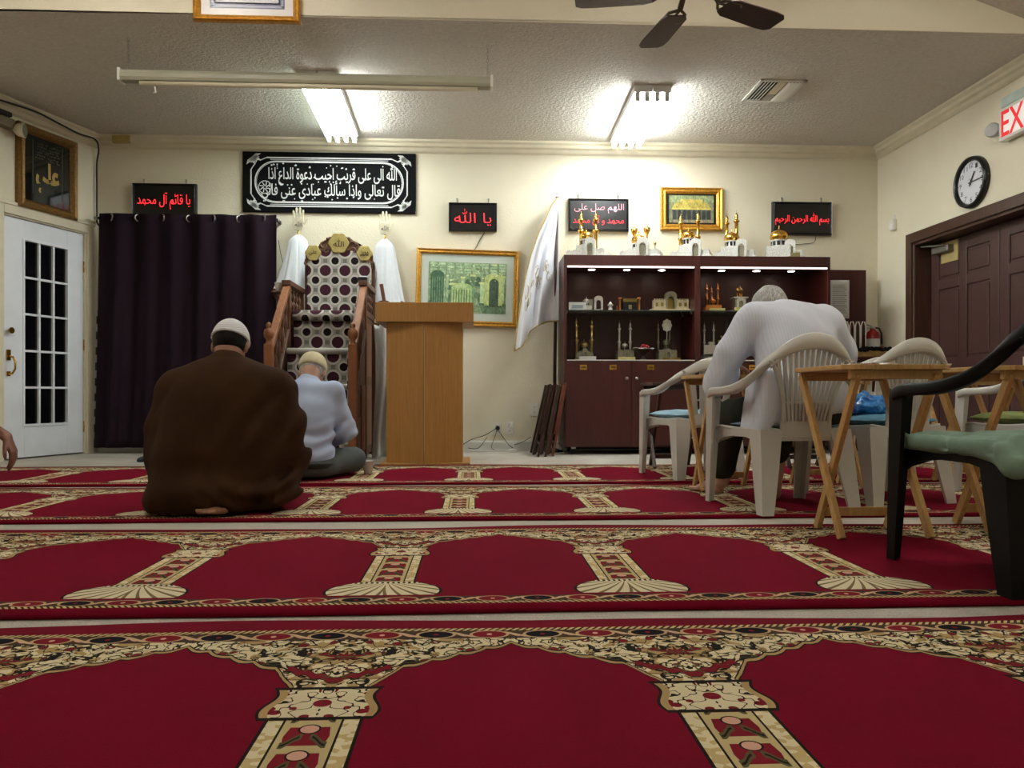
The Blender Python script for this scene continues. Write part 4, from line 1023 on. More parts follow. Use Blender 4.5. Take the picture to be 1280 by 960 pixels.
def fl_(u, v):
    # u: 0 left edge .. 1 pole edge; v: 0 top .. 1 bottom
    l = along(LE, v); r = (698.5, 247 + v * 154); bt = along(BE, u)
    x = l[0] * (1 - u) + r[0] * u; y = l[1] * (1 - u) + r[1] * u
    y += v * (bt[1] - (439 * (1 - u) + 401 * u)); x += v ** 3 * (bt[0] - (643 * (1 - u) + 698 * u)) * .5
    d = 7.31 + .045 * math.sin(u * 15 + v * 2.5) * (.25 + v) * min(1, u * 4) - .10 * (1 - u) * v + .02 * math.sin(26 * u - 5 * v) * v + (.1 * u)
    return tuple(P(x, y, d) - o_)
fo = MB().grid(fl_, 46, 50).build('flag_cloth', m_satin, t, thick=.002)
mb = MB(); mb.tube([fl_(0, i / 40) for i in range(41)], .007, 5); mb.tube([fl_(i / 24, 1) for i in range(25)], .007, 5); mb.build('gold_fringe', mat('gold_braid', (190, 166, 104), .5, .3, var=.3, scale=120, bmp=.6, bscale=300, bdist=.003), fo)
mb = MB()
def on(u, v): p = Vector(fl_(u, v)); return p + Vector((0, -.006, 0))
R = random.Random(5)
for k in range(14):
    u0, v0 = .12 + .05 * k, .70 + .06 * math.sin(k * 1.1) - .1 * (k / 14); r = R.uniform(.025, .045); a0 = R.uniform(0, 6)
    mb.tube([on(min(.97, max(.03, u0 + r * 1.5 * (1 - i / 12) * math.cos(a0 + i * .55))), v0 + r * (1 - i / 14) * math.sin(a0 + i * .55)) for i in range(10)], .0028, 4)
mb.build('gold_embroidery', mat('gold_thread', (176, 160, 112), .5, .3), fo)
# ================================================================== OUTLETS, CABLES, FOLDED TABLES
def outlet(px, py, label, n=2, w=.075, h=.12):
    q = P(px, py, YB); t = thing('wall_outlet', label, 'outlet', (q.x, YB, q.z))
    MB().box(-w / 2, w / 2, -.008, 0, -h / 2, h / 2).build('cover_plate', m_white_plastic, t, bevel=.003)
    for dz in (-.026, .026):
        MB().box(-.017, .017, -.0105, -.006, dz - .016, dz + .016).build('socket', m_white_plastic, t, bevel=.003)
        s = MB(); s.box(-.008, -.005, -.011, -.01, dz - .006, dz + .008); s.box(.005, .008, -.011, -.01, dz - .006, dz + .008); s.build('slot', m_black, t)
    return t
outlet(621, 536, 'white wall outlet with a black plug, nearest the lectern'); outlet(637, 535, 'white wall outlet with white plug, second from the lectern')
t = outlet(668, 512, 'upper white wall outlet beside the folded tables', w=.08, h=.13)
t = thing('black_plug', 'round black plug in the outlet nearest the lectern', 'plug', P(622, 535, YB - .012)); MB().lathe([(.02, .03), (.022, .012), (.018, 0)], n=12, axis='y').build('body', m_black, t)
t = thing('white_adapter', 'white plug adapter in the second outlet from the lectern', 'plug', P(639, 532, YB - .012)); MB().box(-.018, .018, -.04, 0, -.02, .03).build('body', m_white_plastic, t, bevel=.005)
fp = lambda px, py, y=YB - .1: Vector((P(px, py, y).x, y, max(.008, P(px, py, y).z)))
cord([P(621, 535, YB - .04), P(606, 544, YB - .06), P(590, 549, YB - .2), P(578, 556, 7.1)], 'black cable running from the black plug towards the lectern')
cord([P(621, 538, YB - .05), fp(618, 548), fp(614, 559, 7.4), fp(618, 562, 7.35)], 'black cable dropping from the black plug to the floor', r=.003)
cord([P(623, 538, YB - .05), fp(630, 548, YB - .03), fp(636, 556), fp(641, 560, 7.4)], 'black cable slanting from black plug to the floor adapter', r=.003)
cord([P(639, 532, YB - .05), P(642, 540, YB - .06), P(643, 550, YB - .07), fp(642, 558), fp(641, 562, 7.38)], 'white cable hanging from the white adapter', m_cable_w)
cord([fp(586, 563, 7.3), fp(600, 564, 7.25), fp(618, 563, 7.3), fp(634, 563, 7.3), fp(642, 561, 7.35)], 'white cable lying along the floor under the outlets', m_cable_w, .005)
cord([fp(585, 560, 7.4), fp(598, 560, 7.4), fp(609, 546, YB - .02)], 'thin black cable along the baseboard right of the lectern', r=.003)
cord([fp(643, 556), fp(652, 553, YB - .03), fp(664, 546, YB - .03)], 'thin black cable rising to the right behind the folded tables', r=.003)
t = thing('power_adapter', 'small white power adapter on the floor below the outlets', 'adapter', fp(641, 562, 7.38)); t.location.z = 0; MB().box(-.035, .035, -.025, .025, 0, .03).build('body', m_white_plastic, t, bevel=.005)
fold_lab = ['dark folded tray table leaning beside the cabinet, leftmost of three', 'grey brown folded tray table leaning in the middle of three', 'reddish folded tray table leaning against the cabinet side']
for k, m in enumerate((m_dark_wood, wood('grey_brown_wood', (58, 42, 34), (84, 62, 50), .5), m_red_wood)):
    q = F(667 + k * 9.5, 567); q.y = 6.98 + .03 * k; q.x = P(668 + k * 9.0, 567, q.y).x
    t = thing('folded_tray_table', fold_lab[k], 'folding table', q, 0, 'folded tray tables by the cabinet'); t.rotation_euler = (0, math.radians(12.5 - 1.2 * k), 0)
    MB().box(-.012, .006, -.2, .2, .2, .64).build('tabletop', m, t, bevel=.003)
    for y in (-.17, .17): MB().bar((.018, y, 0), (.018, y, .66), .03, .02, (1, 0, 0)).build('leg', m, t, bevel=.002)
    for y in (-.13, .13): MB().bar((-.024, y, .01), (-.024, y, .64), .03, .02, (1, 0, 0)).build('leg', m, t, bevel=.002)
    MB().bar((.018, -.17, .12), (.018, .17, .12), .02, .02).build('stretcher', m, t)
cord([Vector((P(688, 560, 7.35).x + .06 * math.cos(a) * (1 - a / 60), 7.32 + .05 * math.sin(a), .012 + .01 * (a / 6))) for a in [i * .7 for i in range(26)]], 'grey coiled cable on the floor beside the folded tables', mat('grey_cable', (120, 120, 118), .5), .005)

# ================================================================== DISPLAY CABINET
CY = 7.04; CB = YB - .02
xA, xM, xB = P(705, 400, CY).x, P(872, 400, CY).x, P(1038, 400, CY).x
zT = lz(318.5, P(705, 400, CY).y * 1.0); 
def cz(y, px=790): return P(px, y, CY).z
zT = cz(319); zS = cz(334); zG = cz(387); zW = cz(450); z0 = .07
cabs = []
for k, (x0, x1) in enumerate(((xA, xM), (xM, xB))):
    t = thing('display_cabinet', ('mahogany display cabinet with lit shelves, left unit beside the flag', 'mahogany display cabinet with lit shelves, right unit behind the seated man')[k], 'cabinet', ((x0 + x1) / 2, CY, 0), 0, None); cabs.append(t)
    h = (x1 - x0) / 2; d = CB - CY
    mb = MB(); mb.box(-h, -h + .025, 0, d, z0, zT); mb.box(h - .025, h, 0, d, z0, zT); mb.box(-h + .025, h - .025, d - .015, d, z0, zW); mb.box(-h + .025, h - .025, 0, d, z0, z0 + .03); mb.box(-h + .025, h - .025, 0, d - .015, zT - .03, zT)
    mb.build('carcass', m_mahog, t, bevel=.002)
    MB().box(-h + .025, h - .025, d - .015, d, zW, zT - .03).build('back_board', m_mahog_in, t)
    MB().box(-h + .025, h - .025, -.004, .018, zS + .008, zT - .001).build('fascia', m_mahog, t, bevel=.002)
    MB().box(-h + .025, h - .025, .02, d - .016, zS + .02, zS + .035).build('light_ceiling', m_mahog, t)
    MB().box(-h + .03, h - .03, -.006, .012, zS - .004, zS + .01).build('light_strip', m_strip, t)
    for i in range(3):
        x = (-.56 + .54 * i + .02) * h; o = MB().lathe([(.04, 0), (.04, -.012), (.032, -.014)][::-1], (x, .2, zS + .02), 16).build('spot_rim', m_steel, t); MB().lathe([(.031, -.013), (.031, -.016)][::-1], (x, .2, zS + .02), 16).build('spot_lens', m_spot, o)
    MB().box(-h + .027, h - .027, .03, d - .02, zG - .008, zG).build('glass_shelf', m_clear, t)
    for sx in (-1, 1):
        for y in (.08, d - .1): MB().lathe([(.008, -.02), (.008, .0)], (sx * (h - .034), y, zG - .008), 8).build('shelf_pin', m_steel, t)
    MB().box(-h + .025, h - .025, -.004, d - .016, zW - .016, zW).build('display_floor', m_mahog, t); MB().box(-h + .028, h - .028, -.008, .004, zW - .007, zW + .002).build('white_edge', m_white_plastic, t)
    MB().box(-h + .025, h - .025, -.002, .016, zW - .105, zW - .017).build('plaque_rail', m_mahog, t, bevel=.001)
    for sx in (-1, 1):
        a, b_ = (-h + .012, -.002) if sx < 0 else (.002, h - .012)
        o = MB().box(a, b_, -.012, .006, z0 + .02, zW - .02).build('door', m_mahog, t, bevel=.002)
        MB().lathe([(.006, .0), (.006, .014), (.014, .02), (.014, .028), (.006, .032)], (sx * .045, -.012, cz(473)), 12, 'y').build('knob', m_steel, o)
    for px in ((729, 766, 813) if k == 0 else (900, 940, 985)):
        x = P(px, 459, CY).x - (x0 + x1) / 2; o = MB().box(x - .033, x + .033, -.016, -.012, cz(462.5), cz(456)).build('name_plate', m_brass, t, bevel=.001)
        MB().box(x - .02, x + .02, -.0168, -.016, cz(459.6), cz(458.6)).build('engraving', m_dark_metal, o)
    MB().box(-h + .05, h - .05, .06, d - .05, .045, z0).build('plinth', m_black_matte, t)
    for sx in (-1, 1):
        for y in (.05, d - .08):
            x = sx * (h - .09); o = MB().box(x - .022, x + .022, y - .022, y + .022, .05, z0).build('caster', m_steel, t, bevel=.004); MB().lathe([(.024, -.012), (.024, .012)], (x, y, .025), 14, 'x').build('wheel', m_black, o)
# ------------------------------------------------------------------ mosque models and other things on show
def minaret(kind, h, r):
    if kind == 0: p = [(r * 1.3, 0), (r * 1.3, .05 * h), (r, .06 * h), (r * .85, .52 * h), (r * 1.7, .55 * h), (r * 1.7, .59 * h), (r * .75, .6 * h), (r * .7, .76 * h), (r * 1.4, .79 * h), (r * 1.3, .82 * h), (r * .6, .83 * h), (r * .7, .87 * h), (r * .4, .92 * h), (.0012, .95 * h), (.001, h)]
    elif kind == 1: p = [(r * .8, 0), (r * .6, .6 * h), (r * 1.1, .64 * h), (r * 2.1, .72 * h), (r * 2.1, .8 * h), (r * .9, .81 * h), (r * .5, .86 * h), (.0012, .88 * h), (.001, h)]
    else: p = [(r * 1.1, 0), (r, .4 * h), (r * 1.5, .43 * h), (r * 1.5, .46 * h), (r * .9, .48 * h), (r * .85, .74 * h), (r * 1.5, .77 * h), (r * 1.5, .79 * h), (r * .75, .8 * h), (r * .8, .85 * h), (r * .9, .88 * h), (r * .4, .93 * h), (.0012, .95 * h), (.001, h)]
    return MB().lathe(p, n=10)
def domeprof(r, hd=1.15): return [(r * .82, 0), (r * .82, .05 * r), (r * .98, .3 * r), (r, .5 * r), (r * .88, .8 * r), (r * .62, 1.02 * r), (r * .28, hd * r), (r * .08, (hd + .12) * r), (r * .05, (hd + .3) * r), (r * .09, (hd + .38) * r), (.001, (hd + .62) * r)]
def gate(w, h, d):
    mb = MB(); pts = [(w * .28 * math.cos(a), h * .5 + w * .34 * math.sin(a)) for a in [pi * k / 8 for k in range(9)]]
    top = [(w / 2 * math.cos(a), h * .78 + h * .22 * math.sin(a)) for a in [pi * k / 8 for k in range(9)]]
    # arched frame as one ring of quads front and back
    inn = [(w * .28, 0)] + pts + [(-w * .28, 0)]; out_ = [(w / 2, 0)] + top + [(-w / 2, 0)]; n = len(inn)
    vs = [(x, y, z) for y in (-d / 2, d / 2) for x, z in out_ + inn]
    fs = [(i, i + 1, n + i + 1, n + i) for i in range(n - 1)] + [(2 * n + i + 1, 2 * n + i, 3 * n + i, 3 * n + i + 1) for i in range(n - 1)]
    fs += [(i + 1, i, 2 * n + i, 2 * n + i + 1) for i in range(n - 1)] + [(n + i, n + i + 1, 3 * n + i + 1, 3 * n + i) for i in range(n - 1)]
    fs += [(0, n, 3 * n, 2 * n), (n - 1, 2 * n - 1 + 0, 4 * n - 1, 3 * n - 1)]
    return mb.add(vs, fs)
def wall_arcade(w, d, h, n=7):
    mb = MB()
    for (x0, x1, y0, y1) in ((-w / 2, w / 2, -d / 2, -d / 2 + .02), (-w / 2, w / 2, d / 2 - .02, d / 2), (-w / 2, -w / 2 + .02, -d / 2 + .02, d / 2 - .02), (w / 2 - .02, w / 2, -d / 2 + .02, d / 2 - .02)): mb.box(x0, x1, y0, y1, 0, h)
    for i in range(n):
        x = -w / 2 + (i + .5) * w / n; mb.box(x - w / n * .18, x + w / n * .18, -d / 2 - .003, -d / 2, .1 * h, .7 * h); mb.box(x - w / n * .3, x + w / n * .3, -d / 2 - .002, -d / 2 + .02, h, h * 1.14)
    for i in range(5):
        y = -d / 2 + (i + .5) * d / 5
        for s_ in (-1, 1): mb.box(*sorted((s_ * w / 2, s_ * (w / 2 + .003))), y - d / 5 * .2, y + d / 5 * .2, .1 * h, .7 * h)
    return mb
m_cream = mat('cream_carved_stone', (206, 196, 160), .5, var=.25, scale=90, bmp=.4, bscale=150, bdist=.002)
m_palegold = mat('pale_gold_plate', (214, 190, 128), .28, .9)
m_copper = mat('copper_gold_plate', (214, 146, 84), .28, .9)
m_green = mat('green_ribbon', (70, 170, 130), .6)
m_yellowcard = mat('pale_yellow_plaque', (214, 208, 138), .5, var=.03)
m_dullsil = mat('dull_silver', (150, 148, 128), .38, .6, var=.3, scale=120, bmp=.4, bscale=160, bdist=.002)
m_dullgold = mat('dull_gold', (150, 128, 72), .35, .8)
def model(label, px, py, Y, rz, w, d, hw, mins=(), dome=None, gt=None, mw=m_silver, mg=m_goldmetal, plaque=None, cat='model', extra=None, z=None):
    q = P(px, py, Y); zz = z if z is not None else q.z
    t = thing('mosque_model', label, cat, (q.x, Y, zz), rz, None)
    MB().box(-w / 2 - .02, w / 2 + .02, -d / 2 - .02, d / 2 + .02, 0, .014).build('base', mw, t, bevel=.003)
    o = wall_arcade(w, d, hw).build('arcade_wall', mw, t); o.location = (0, 0, .014)
    for (x, y, h, r, k) in mins: o = minaret(k, h, r).build('minaret', mg, t); o.location = (x, y, .014)
    if dome:
        x, y, r, zd = dome; mb = MB(); n = 8; mb.box(-r * 1.25, r * 1.25, -r * 1.25, r * 1.25, 0, zd * .62); mb.lathe([(r * 1.05, zd * .62), (r * 1.05, zd * .66), (r * .8, zd * .68), (r * .8, zd * .96), (r * .95, zd)], n=16)
        o = mb.build('dome_drum', mw, t); o.location = (x, y, .014); s = MB()
        for i in range(10): a = 2 * pi * i / 10; s.box(-.16 * r, .16 * r, -.84 * r, -.78 * r, zd * .7, zd * .93, Matrix.Rotation(a, 4, 'Z'))
        s.build('drum_window', m_black, o)
        o = MB().lathe(domeprof(r), n=20).build('dome', mg, t); o.location = (x, y, .014 + zd)
    if gt: x, y, a, h = gt; o = gate(a, h, .035).build('gate', mw, t); o.location = (x, y, .014); MB().box(-a * .28, a * .28, .004, .012, 0, h * .62).build('gate_door', m_dullsil, o)
    if plaque: m, pw, ph, ox = plaque; o = MB().box(ox - pw / 2, ox + pw / 2, -d / 2 - .035, -d / 2 - .025, 0, ph).build('plaque', m, t)
    return t
S = cz(318, 790) * 0 + zT
tp = dict(z=zT, Y=7.27)
t = model('silver mosque model with two tiered gold minarets and green ribbon, leftmost on cabinet top', 736, 318, 7.27, -.42, .36, .25, .052, [(-.08, .02, .45, .020, 0), (.06, .02, .44, .020, 0)], (-.01, -.05, .062, .16), (.05, -.135, .10, .16), z=zT)
mb = MB()
for k in range(5):
    mb.tube([(.03 * math.cos(a) + .02, -.07 + .02 * math.sin(a), .17 - .012 * i + .01 * k) for i, a in enumerate([k + j * .5 for j in range(7)])], .009, 5)
mb.build('green_ribbon', m_green, t)
model('silver mosque model with two gold lantern minarets, second on cabinet top', 802, 318.5, 7.27, -.42, .36, .25, .052, [(-.07, .0, .35, .015, 1), (.05, .0, .35, .015, 1), (.13, -.02, .17, .006, 1)], (-.02, -.03, .07, .13), (.04, -.135, .11, .17), z=zT)
model('silver mosque model with two slim gold minarets below the shrine photo', 864, 319, 7.27, -.42, .36, .25, .052, [(-.10, .02, .44, .018, 2), (.06, .02, .45, .018, 2)], (-.02, -.04, .06, .18), (.06, -.135, .10, .16), z=zT)
model('bright silver mosque model with two close gold minarets right of the shrine photo', 920, 319.5, 7.27, -.42, .35, .25, .052, [(-.09, .05, .45, .019, 2), (.0, .05, .47, .019, 2)], (-.035, -.04, .07, .16), (.06, -.135, .10, .16), z=zT)
model('white model with one gold onion dome, rightmost on cabinet top', 981, 320, 7.27, -.42, .32, .25, .052, [], (-.05, -.06, .085, .17), (.05, -.13, .095, .16), plaque=(mat('olive_plaque', (116, 104, 60), .4), .16, .045, .06), z=zT)
zg = zG + .001; zw = zW + .001
q = P(722, 386, 7.14); t = thing('name_card', 'small white printed card at the left end of the glass shelf', 'card', (q.x, 7.14, zg)); MB().box(-.08, .08, 0, .02, 0, .075).build('card', m_paper, t); MB().box(-.05, .05, -.001, 0, .035, .045).build('printed_line', mat('teal_print', (60, 110, 120), .6), t); MB().box(-.055, .05, -.001, 0, .02, .026).build('printed_line', bpy.data.materials['teal_print'], t)
model('small silver mosque model with a thin spire behind the white card', 733, 386, 7.3, 0, .08, .08, .04, [], (0, 0, .035, .07), None, m_silver, m_silver, z=zg)
q = P(748, 386, 7.25); t = thing('silver_arch_ornament', 'silver arch ornament on a round base, on the left glass shelf', 'ornament', (q.x, 7.25, zg)); MB().lathe([(.1, 0), (.1, .008), (.04, .016), (.03, .02)], n=24).build('base', m_silver, t); o = gate(.08, .13, .03).build('arch', m_silver, t); o.location = (0, 0, .018)
o = MB().box(-.1, -.045, .03, .07, .01, .12).build('side_tower', m_dullsil, t, bevel=.004)
q = P(763, 386, 7.22); t = thing('small_silver_ornament', 'tiny silver pavilion ornament between the arch and the black cube', 'ornament', (q.x, 7.22, zg)); MB().lathe([(.045, 0), (.045, .008), (.02, .014), (.016, .05), (.03, .056), (.012, .08), (.002, .095)], n=12).build('pavilion', m_silver, t); MB().lathe([(.03, 0), (.03, .006), (.004, .01), (.004, .05)], (.06, -.01, 0), 10).build('spire', m_copper, t)
q = P(786, 387, 7.25); t = thing('cube_shrine_model', 'black cube model with gold band between two columns on glass shelf', 'model', (q.x, 7.25, zg))
MB().box(-.1, .1, -.06, .08, 0, .01).build('base', m_dullgold, t); MB().box(-.062, .062, -.05, .07, .01, .115).build('cube', m_black, t, bevel=.002); MB().box(-.065, .065, -.053, .073, .088, .118).build('gold_band', m_dullgold, t); MB().box(-.012, .018, -.052, -.05, .02, .06).build('door', m_dullsil, t); 
for x in (-.088, .088): MB().lathe([(.014, .01), (.012, .02), (.012, .11), (.018, .115), (.018, .13)], (x, -.03, 0), 10).build('column', m_copper, t)
q = P(838, 388, 7.25); t = thing('city_gate_model', 'cream crenellated gate model at the right end of the left glass shelf', 'model', (q.x, 7.25, zg))
MB().box(-.2, .2, -.07, .08, 0, .022).build('base', m_cream, t, bevel=.003)
for s_ in (-1, 1):
    mb = MB(); mb.box(*sorted((s_ * .05, s_ * .165)), -.03, .03, .022, .11)
    for i in range(5): x = s_ * (.062 + i * .023); mb.box(x - .007, x + .007, -.032, -.02, .11, .122)
    o = mb.build('wing_wall', m_cream, t)
    for i in range(2): MB().box(s_ * (.085 + i * .05) - .012, s_ * (.085 + i * .05) + .012, -.033, -.03, .05, .085).build('window', m_dullgold, o)
o = gate(.11, .17, .05).build('gate', m_dullsil, t); o.location = (0, 0, .022); MB().box(-.03, .03, .01, .015, 0, .11).build('gate_door', m_dullgold, o)
model('copper gold mosque model with three minarets on the right glass shelf', 890, 388, 7.3, 0, .15, .12, .05, [(-.05, .0, .27, .011, 2), (.005, .03, .24, .010, 2), (.055, 0, .27, .011, 2)], (0, -.02, .03, .08), None, m_copper, m_copper, (m_yellowcard, .15, .035, .02), z=zg)
q = P(924, 388, 7.25); t = thing('clock_tower_model', 'gold domed clock tower model with yellow plaque behind the seated man', 'model', (q.x, 7.25, zg))
MB().box(-.1, .1, -.07, .06, 0, .012).build('base', m_paper, t); MB().box(-.07, .07, -.08, -.07, 0, .04).build('plaque', m_yellowcard, t)
mb = MB(); mb.box(-.055, .055, -.045, .045, .012, .13); mb.build('tower', m_dullsil, t, bevel=.003); MB().box(-.07, .07, -.055, .055, .13, .142).build('cornice', m_silver, t, bevel=.003)
o = gate(.08, .1, .02).build('arch', m_silver, t); o.location = (0, -.05, .03)
for x in (-.02, .0, .02): MB().lathe([(.007, .142), (.006, .2), (.009, .205)], (x, -.01 if x else -.02, 0), 8).build('column', m_goldmetal, t)
MB().lathe([(.036, .2), (.036, .206), (.03, .22), (.015, .235), (.002, .262)], n=14).build('dome', m_dullgold, t)
model('gold mosque model with two tall minarets, leftmost on cabinet floor', 730, 449, 7.3, 0, .15, .12, .06, [(-.075, -.02, .40, .016, 2), (.07, -.02, .40, .016, 2)], (0, 0, .042, .12), (0, -.06, .05, .1), m_dullsil, m_palegold, (m_paper, .16, .04, .02), z=zw)
model('silver mosque model with two minarets, second on left cabinet floor', 781, 449, 7.3, 0, .15, .12, .08, [(-.052, .0, .37, .011, 2), (.052, .0, .37, .011, 2)], (0, 0, .028, .12), (0, -.06, .04, .09), m_dullsil, m_silver, (m_yellowcard, .16, .035, .0), z=zw)
q = P(804, 449, 7.2); t = thing('footed_bowl', 'bronze footed bowl with red flowers and white cloth on the cabinet floor', 'bowl', (q.x, 7.2, zw))
MB().lathe([(.035, 0), (.03, .01), (.012, .03), (.014, .05), (.05, .075), (.085, .1), (.09, .108), (.08, .104), (.03, .075)], n=20).build('bowl', m_bronze, t)
m_redf = mat('red_petals', (150, 20, 34), .6)
mb = MB()
for i in range(9): a = i * 2.4; mb.sphere((.012 * i ** .5 * math.cos(a) + .01, .012 * i ** .5 * math.sin(a), .125 + .012 * math.cos(i)), .018, 8, 6)
mb.build('red_flowers', m_redf, t); MB().grid(lambda u, v: (-.095 + .19 * u, -.05 + .1 * v, .108 + .006 * math.sin(14 * u + 5 * v) + .008 * (1 - u)), 14, 6).build('white_doily', m_paper, t, thick=.003)
t = model('silver shrine model topped by a round medallion on the cabinet floor', 833, 449, 7.3, 0, .17, .12, .08, [(-.07, .03, .37, .009, 2), (.04, .04, .37, .009, 2)], (0, 0, .035, .15), (0, -.06, .05, .1), m_dullsil, m_dullsil, (m_dullgold, .16, .03, .03), z=zw)
mb = MB(); mb.lathe([(.005, .2), (.005, .3)], (0, -.02, 0), 8); mb.prism([(.045 * (1 + .08 * math.cos(8 * a)) * math.cos(a), .335 + .058 * (1 + .08 * math.cos(8 * a)) * math.sin(a)) for a in [2 * pi * k / 32 for k in range(32)]], -.026, -.014); mb.build('medallion', m_silver, t, bevel=.003)
t = model('silver twin tower mosque model on the right cabinet floor', 887, 449, 7.28, 0, .13, .1, .05, [(-.045, .02, .36, .009, 2), (.045, .02, .36, .009, 2)], (0, .0, .03, .12), None, m_silver, m_silver, (m_dullgold, .15, .03, .02), z=zw)
for x in (-.045, .0, .045): MB().box(x - .024, x + .024, -.05, -.02, .014, .15 if x else .18).build('gate_tower', m_silver, t, bevel=.002)
q = P(908, 449, 7.25); t = thing('filigree_lamp', 'dark filigree candelabra on the cabinet floor behind the seated man', 'ornament', (q.x, 7.25, zw))
MB().lathe([(.06, 0), (.05, .012), (.012, .03), (.01, .2), (.02, .22), (.008, .25), (.008, .32), (.014, .34), (.002, .38)], n=12).build('stem', m_bronze, t)
for k in range(6):
    a = k * pi / 3; mb = MB(Matrix.Rotation(a, 4, 'Z')); mb.tube([(.0, 0, .12), (.04, 0, .1), (.075, 0, .13), (.07, 0, .17)], .004, 6); mb.sphere((.07, 0, .185), .014, 8, 6); mb.tube([(.0, 0, .2), (.03, 0, .19), (.05, 0, .22)], .003, 5); mb.sphere((.05, 0, .23), .01, 8, 6); mb.build('arm', m_dullgold, t)
# ================================================================== RIGHT OF THE CABINET
bx0, bx1 = P(1038, 400, 7.4).x + .004, P(1084, 400, 7.4).x
bz0_, bz1_ = P(1060, 447, 7.25).z, P(1060, 337, 7.4).z
LXR = XR - .03
t = thing('low_cupboard', 'low dark mahogany cupboard in the right corner', 'cupboard', ((bx0 + LXR) / 2, 7.12, 0)); h = (LXR - bx0) / 2; d = YB - .02 - 7.12
MB().box(-h, h, .01, d, .02, bz0_ - .025).build('body', m_mahog, t, bevel=.002); MB().box(-h, h, -.01, d, bz0_ - .025, bz0_).build('top', m_mahog, t, bevel=.003)
for sx in (-1, 1): a, b_ = sorted((sx * .003, sx * (h - .01))); o = MB().box(a, b_, -.006, .01, .05, bz0_ - .04).build('door', m_mahog, t, bevel=.002); MB().lathe([(.006, 0), (.013, .018), (.006, .026)], (sx * .04, -.006, .55), 10, 'y').build('knob', m_steel, o)
t = thing('back_panel', 'tall mahogany panel standing on the low cupboard with a paper notice', 'panel', ((bx0 + bx1) / 2, 7.42, bz0_)); h = (bx1 - bx0) / 2
MB().box(-h, h, 0, .02, 0, bz1_ - bz0_).build('board', m_mahog, t, bevel=.002); MB().box(h - .02, h, .02, .09, 0, bz1_ - bz0_).build('side', m_mahog, t)
a = P(1037.5, 350, 7.41); c_ = P(1062, 398, 7.41)
t = thing('paper_notice', 'white typed notice taped to the mahogany panel right of the cabinet', 'notice', (a.x + .006, 7.417, a.z)); w = c_.x - a.x - .006; h = a.z - c_.z
MB().grid(lambda u, v: (u * w, -.004 * math.sin(u * 3 + v) - .001, -h * v), 6, 8).build('sheet', m_paper, t, thick=.001)
mb = MB()
for i in range(15): z = -h * (.16 + .05 * i); mb.rect(w * .1, w * (.75 + .15 * ((i * 7) % 3) / 3), z, z + .004, -.0075)
mb.build('typed_lines', mat('grey_print', (90, 92, 96), .7), t)
q = P(1065, 447, 7.22); t = thing('file_rack', 'grey arched desk rack holding dark folders on the low cupboard', 'rack', (q.x, 7.24, bz0_)); hr_ = P(1065, 401, 7.22).z - bz0_
MB().box(-.14, .12, -.05, .06, 0, .012).build('tray', m_white_plastic, t)
for i in range(5):
    x = -.12 + i * .055; mb = MB(); mb.tube([(x - .022, -.04, .01), (x - .022, -.04, hr_ * .85), (x - .01, -.04, hr_ * .97), (x + .01, -.04, hr_ * .97), (x + .022, -.04, hr_ * .85), (x + .022, -.04, .01)], .006, 6); mb.build('divider', m_white_plastic, t)
for i, c_ in enumerate(((52, 30, 26), (40, 40, 30), (70, 34, 28), (60, 46, 34))):
    x = -.10 + i * .05; o = MB().box(x - .012, x + .012, -.03, .05, .012, hr_ * (.8 - .06 * (i % 3))).build('ledger', mat('ledger_%s' % 'abcd'[i], c_, .6)); put(o, (q.x, 7.24, bz0_)); tag(o, ('dark red ledger standing in the desk rack, first from left', 'dark green ledger standing in the desk rack, second from left', 'reddish ledger standing in the desk rack, third from left', 'brown ledger standing in the desk rack, fourth from left')[i], 'book', 'ledgers in the desk rack')
q = P(1088, 447, 7.15); t = thing('wicker_basket', 'shallow wicker basket with a black ruffled edge on the low cupboard', 'basket', (q.x + .02, 7.24, bz0_))
bzh = P(1088, 438, 7.2).z - bz0_
MB().box(-.2, .17, -.07, .1, 0, bzh).build('basket', mat('wicker', (150, 120, 70), .7, var=.3, scale=60, bmp=.6, bscale=90, bdist=.005), t, bevel=.01)
mb = MB()
R = random.Random(2)
for i in range(40): mb.sphere((-.2 + .38 * i / 39, -.07 + R.uniform(-.008, .012), bzh + R.uniform(0, .02)), .022, 6, 5, (1, .7, .8))
mb.build('black_ruffle', m_black_matte, t)
q = P(1096, 447, 7.32); t = thing('fire_extinguisher', 'red fire extinguisher with a white label on the low cupboard', 'fire extinguisher', (q.x, 7.40, bz0_)); hh = P(1096, 404, 7.4).z - bz0_
MB().lathe([(.06, 0), (.066, .01), (.066, hh * .62), (.05, hh * .74), (.024, hh * .8), (.02, hh * .84)], n=20).build('cylinder', mat('red_enamel', (150, 20, 24), .3), t)
MB().lathe([(.0665, hh * .3), (.0665, hh * .55)], n=20, cap=False).build('label', m_paper, t)
mb = MB(); mb.box(-.02, .02, -.02, .02, hh * .84, hh * .9); mb.bar((.0, 0, hh * .9), (-.07, 0, hh * .98), .025, .01); mb.bar((0, 0, hh * .88), (-.07, 0, hh * .86), .025, .01); mb.build('valve', m_steel, t, bevel=.003)
MB().tube([(.02, 0, hh * .87), (.06, -.01, hh * .85), (.078, -.02, hh * .7), (.075, -.03, hh * .4)], .009, 8).build('hose', m_black, t)
q = P(1124, 447, 7.3); t = thing('red_marker', 'small red cylinder standing at the right end of the low cupboard', 'marker', (min(q.x, XR - .08), 7.3, bz0_)); MB().lathe([(.014, 0), (.014, .07), (.01, .075), (.01, .11)], n=10).build('body', mat('red_plastic', (130, 18, 28), .4), t)
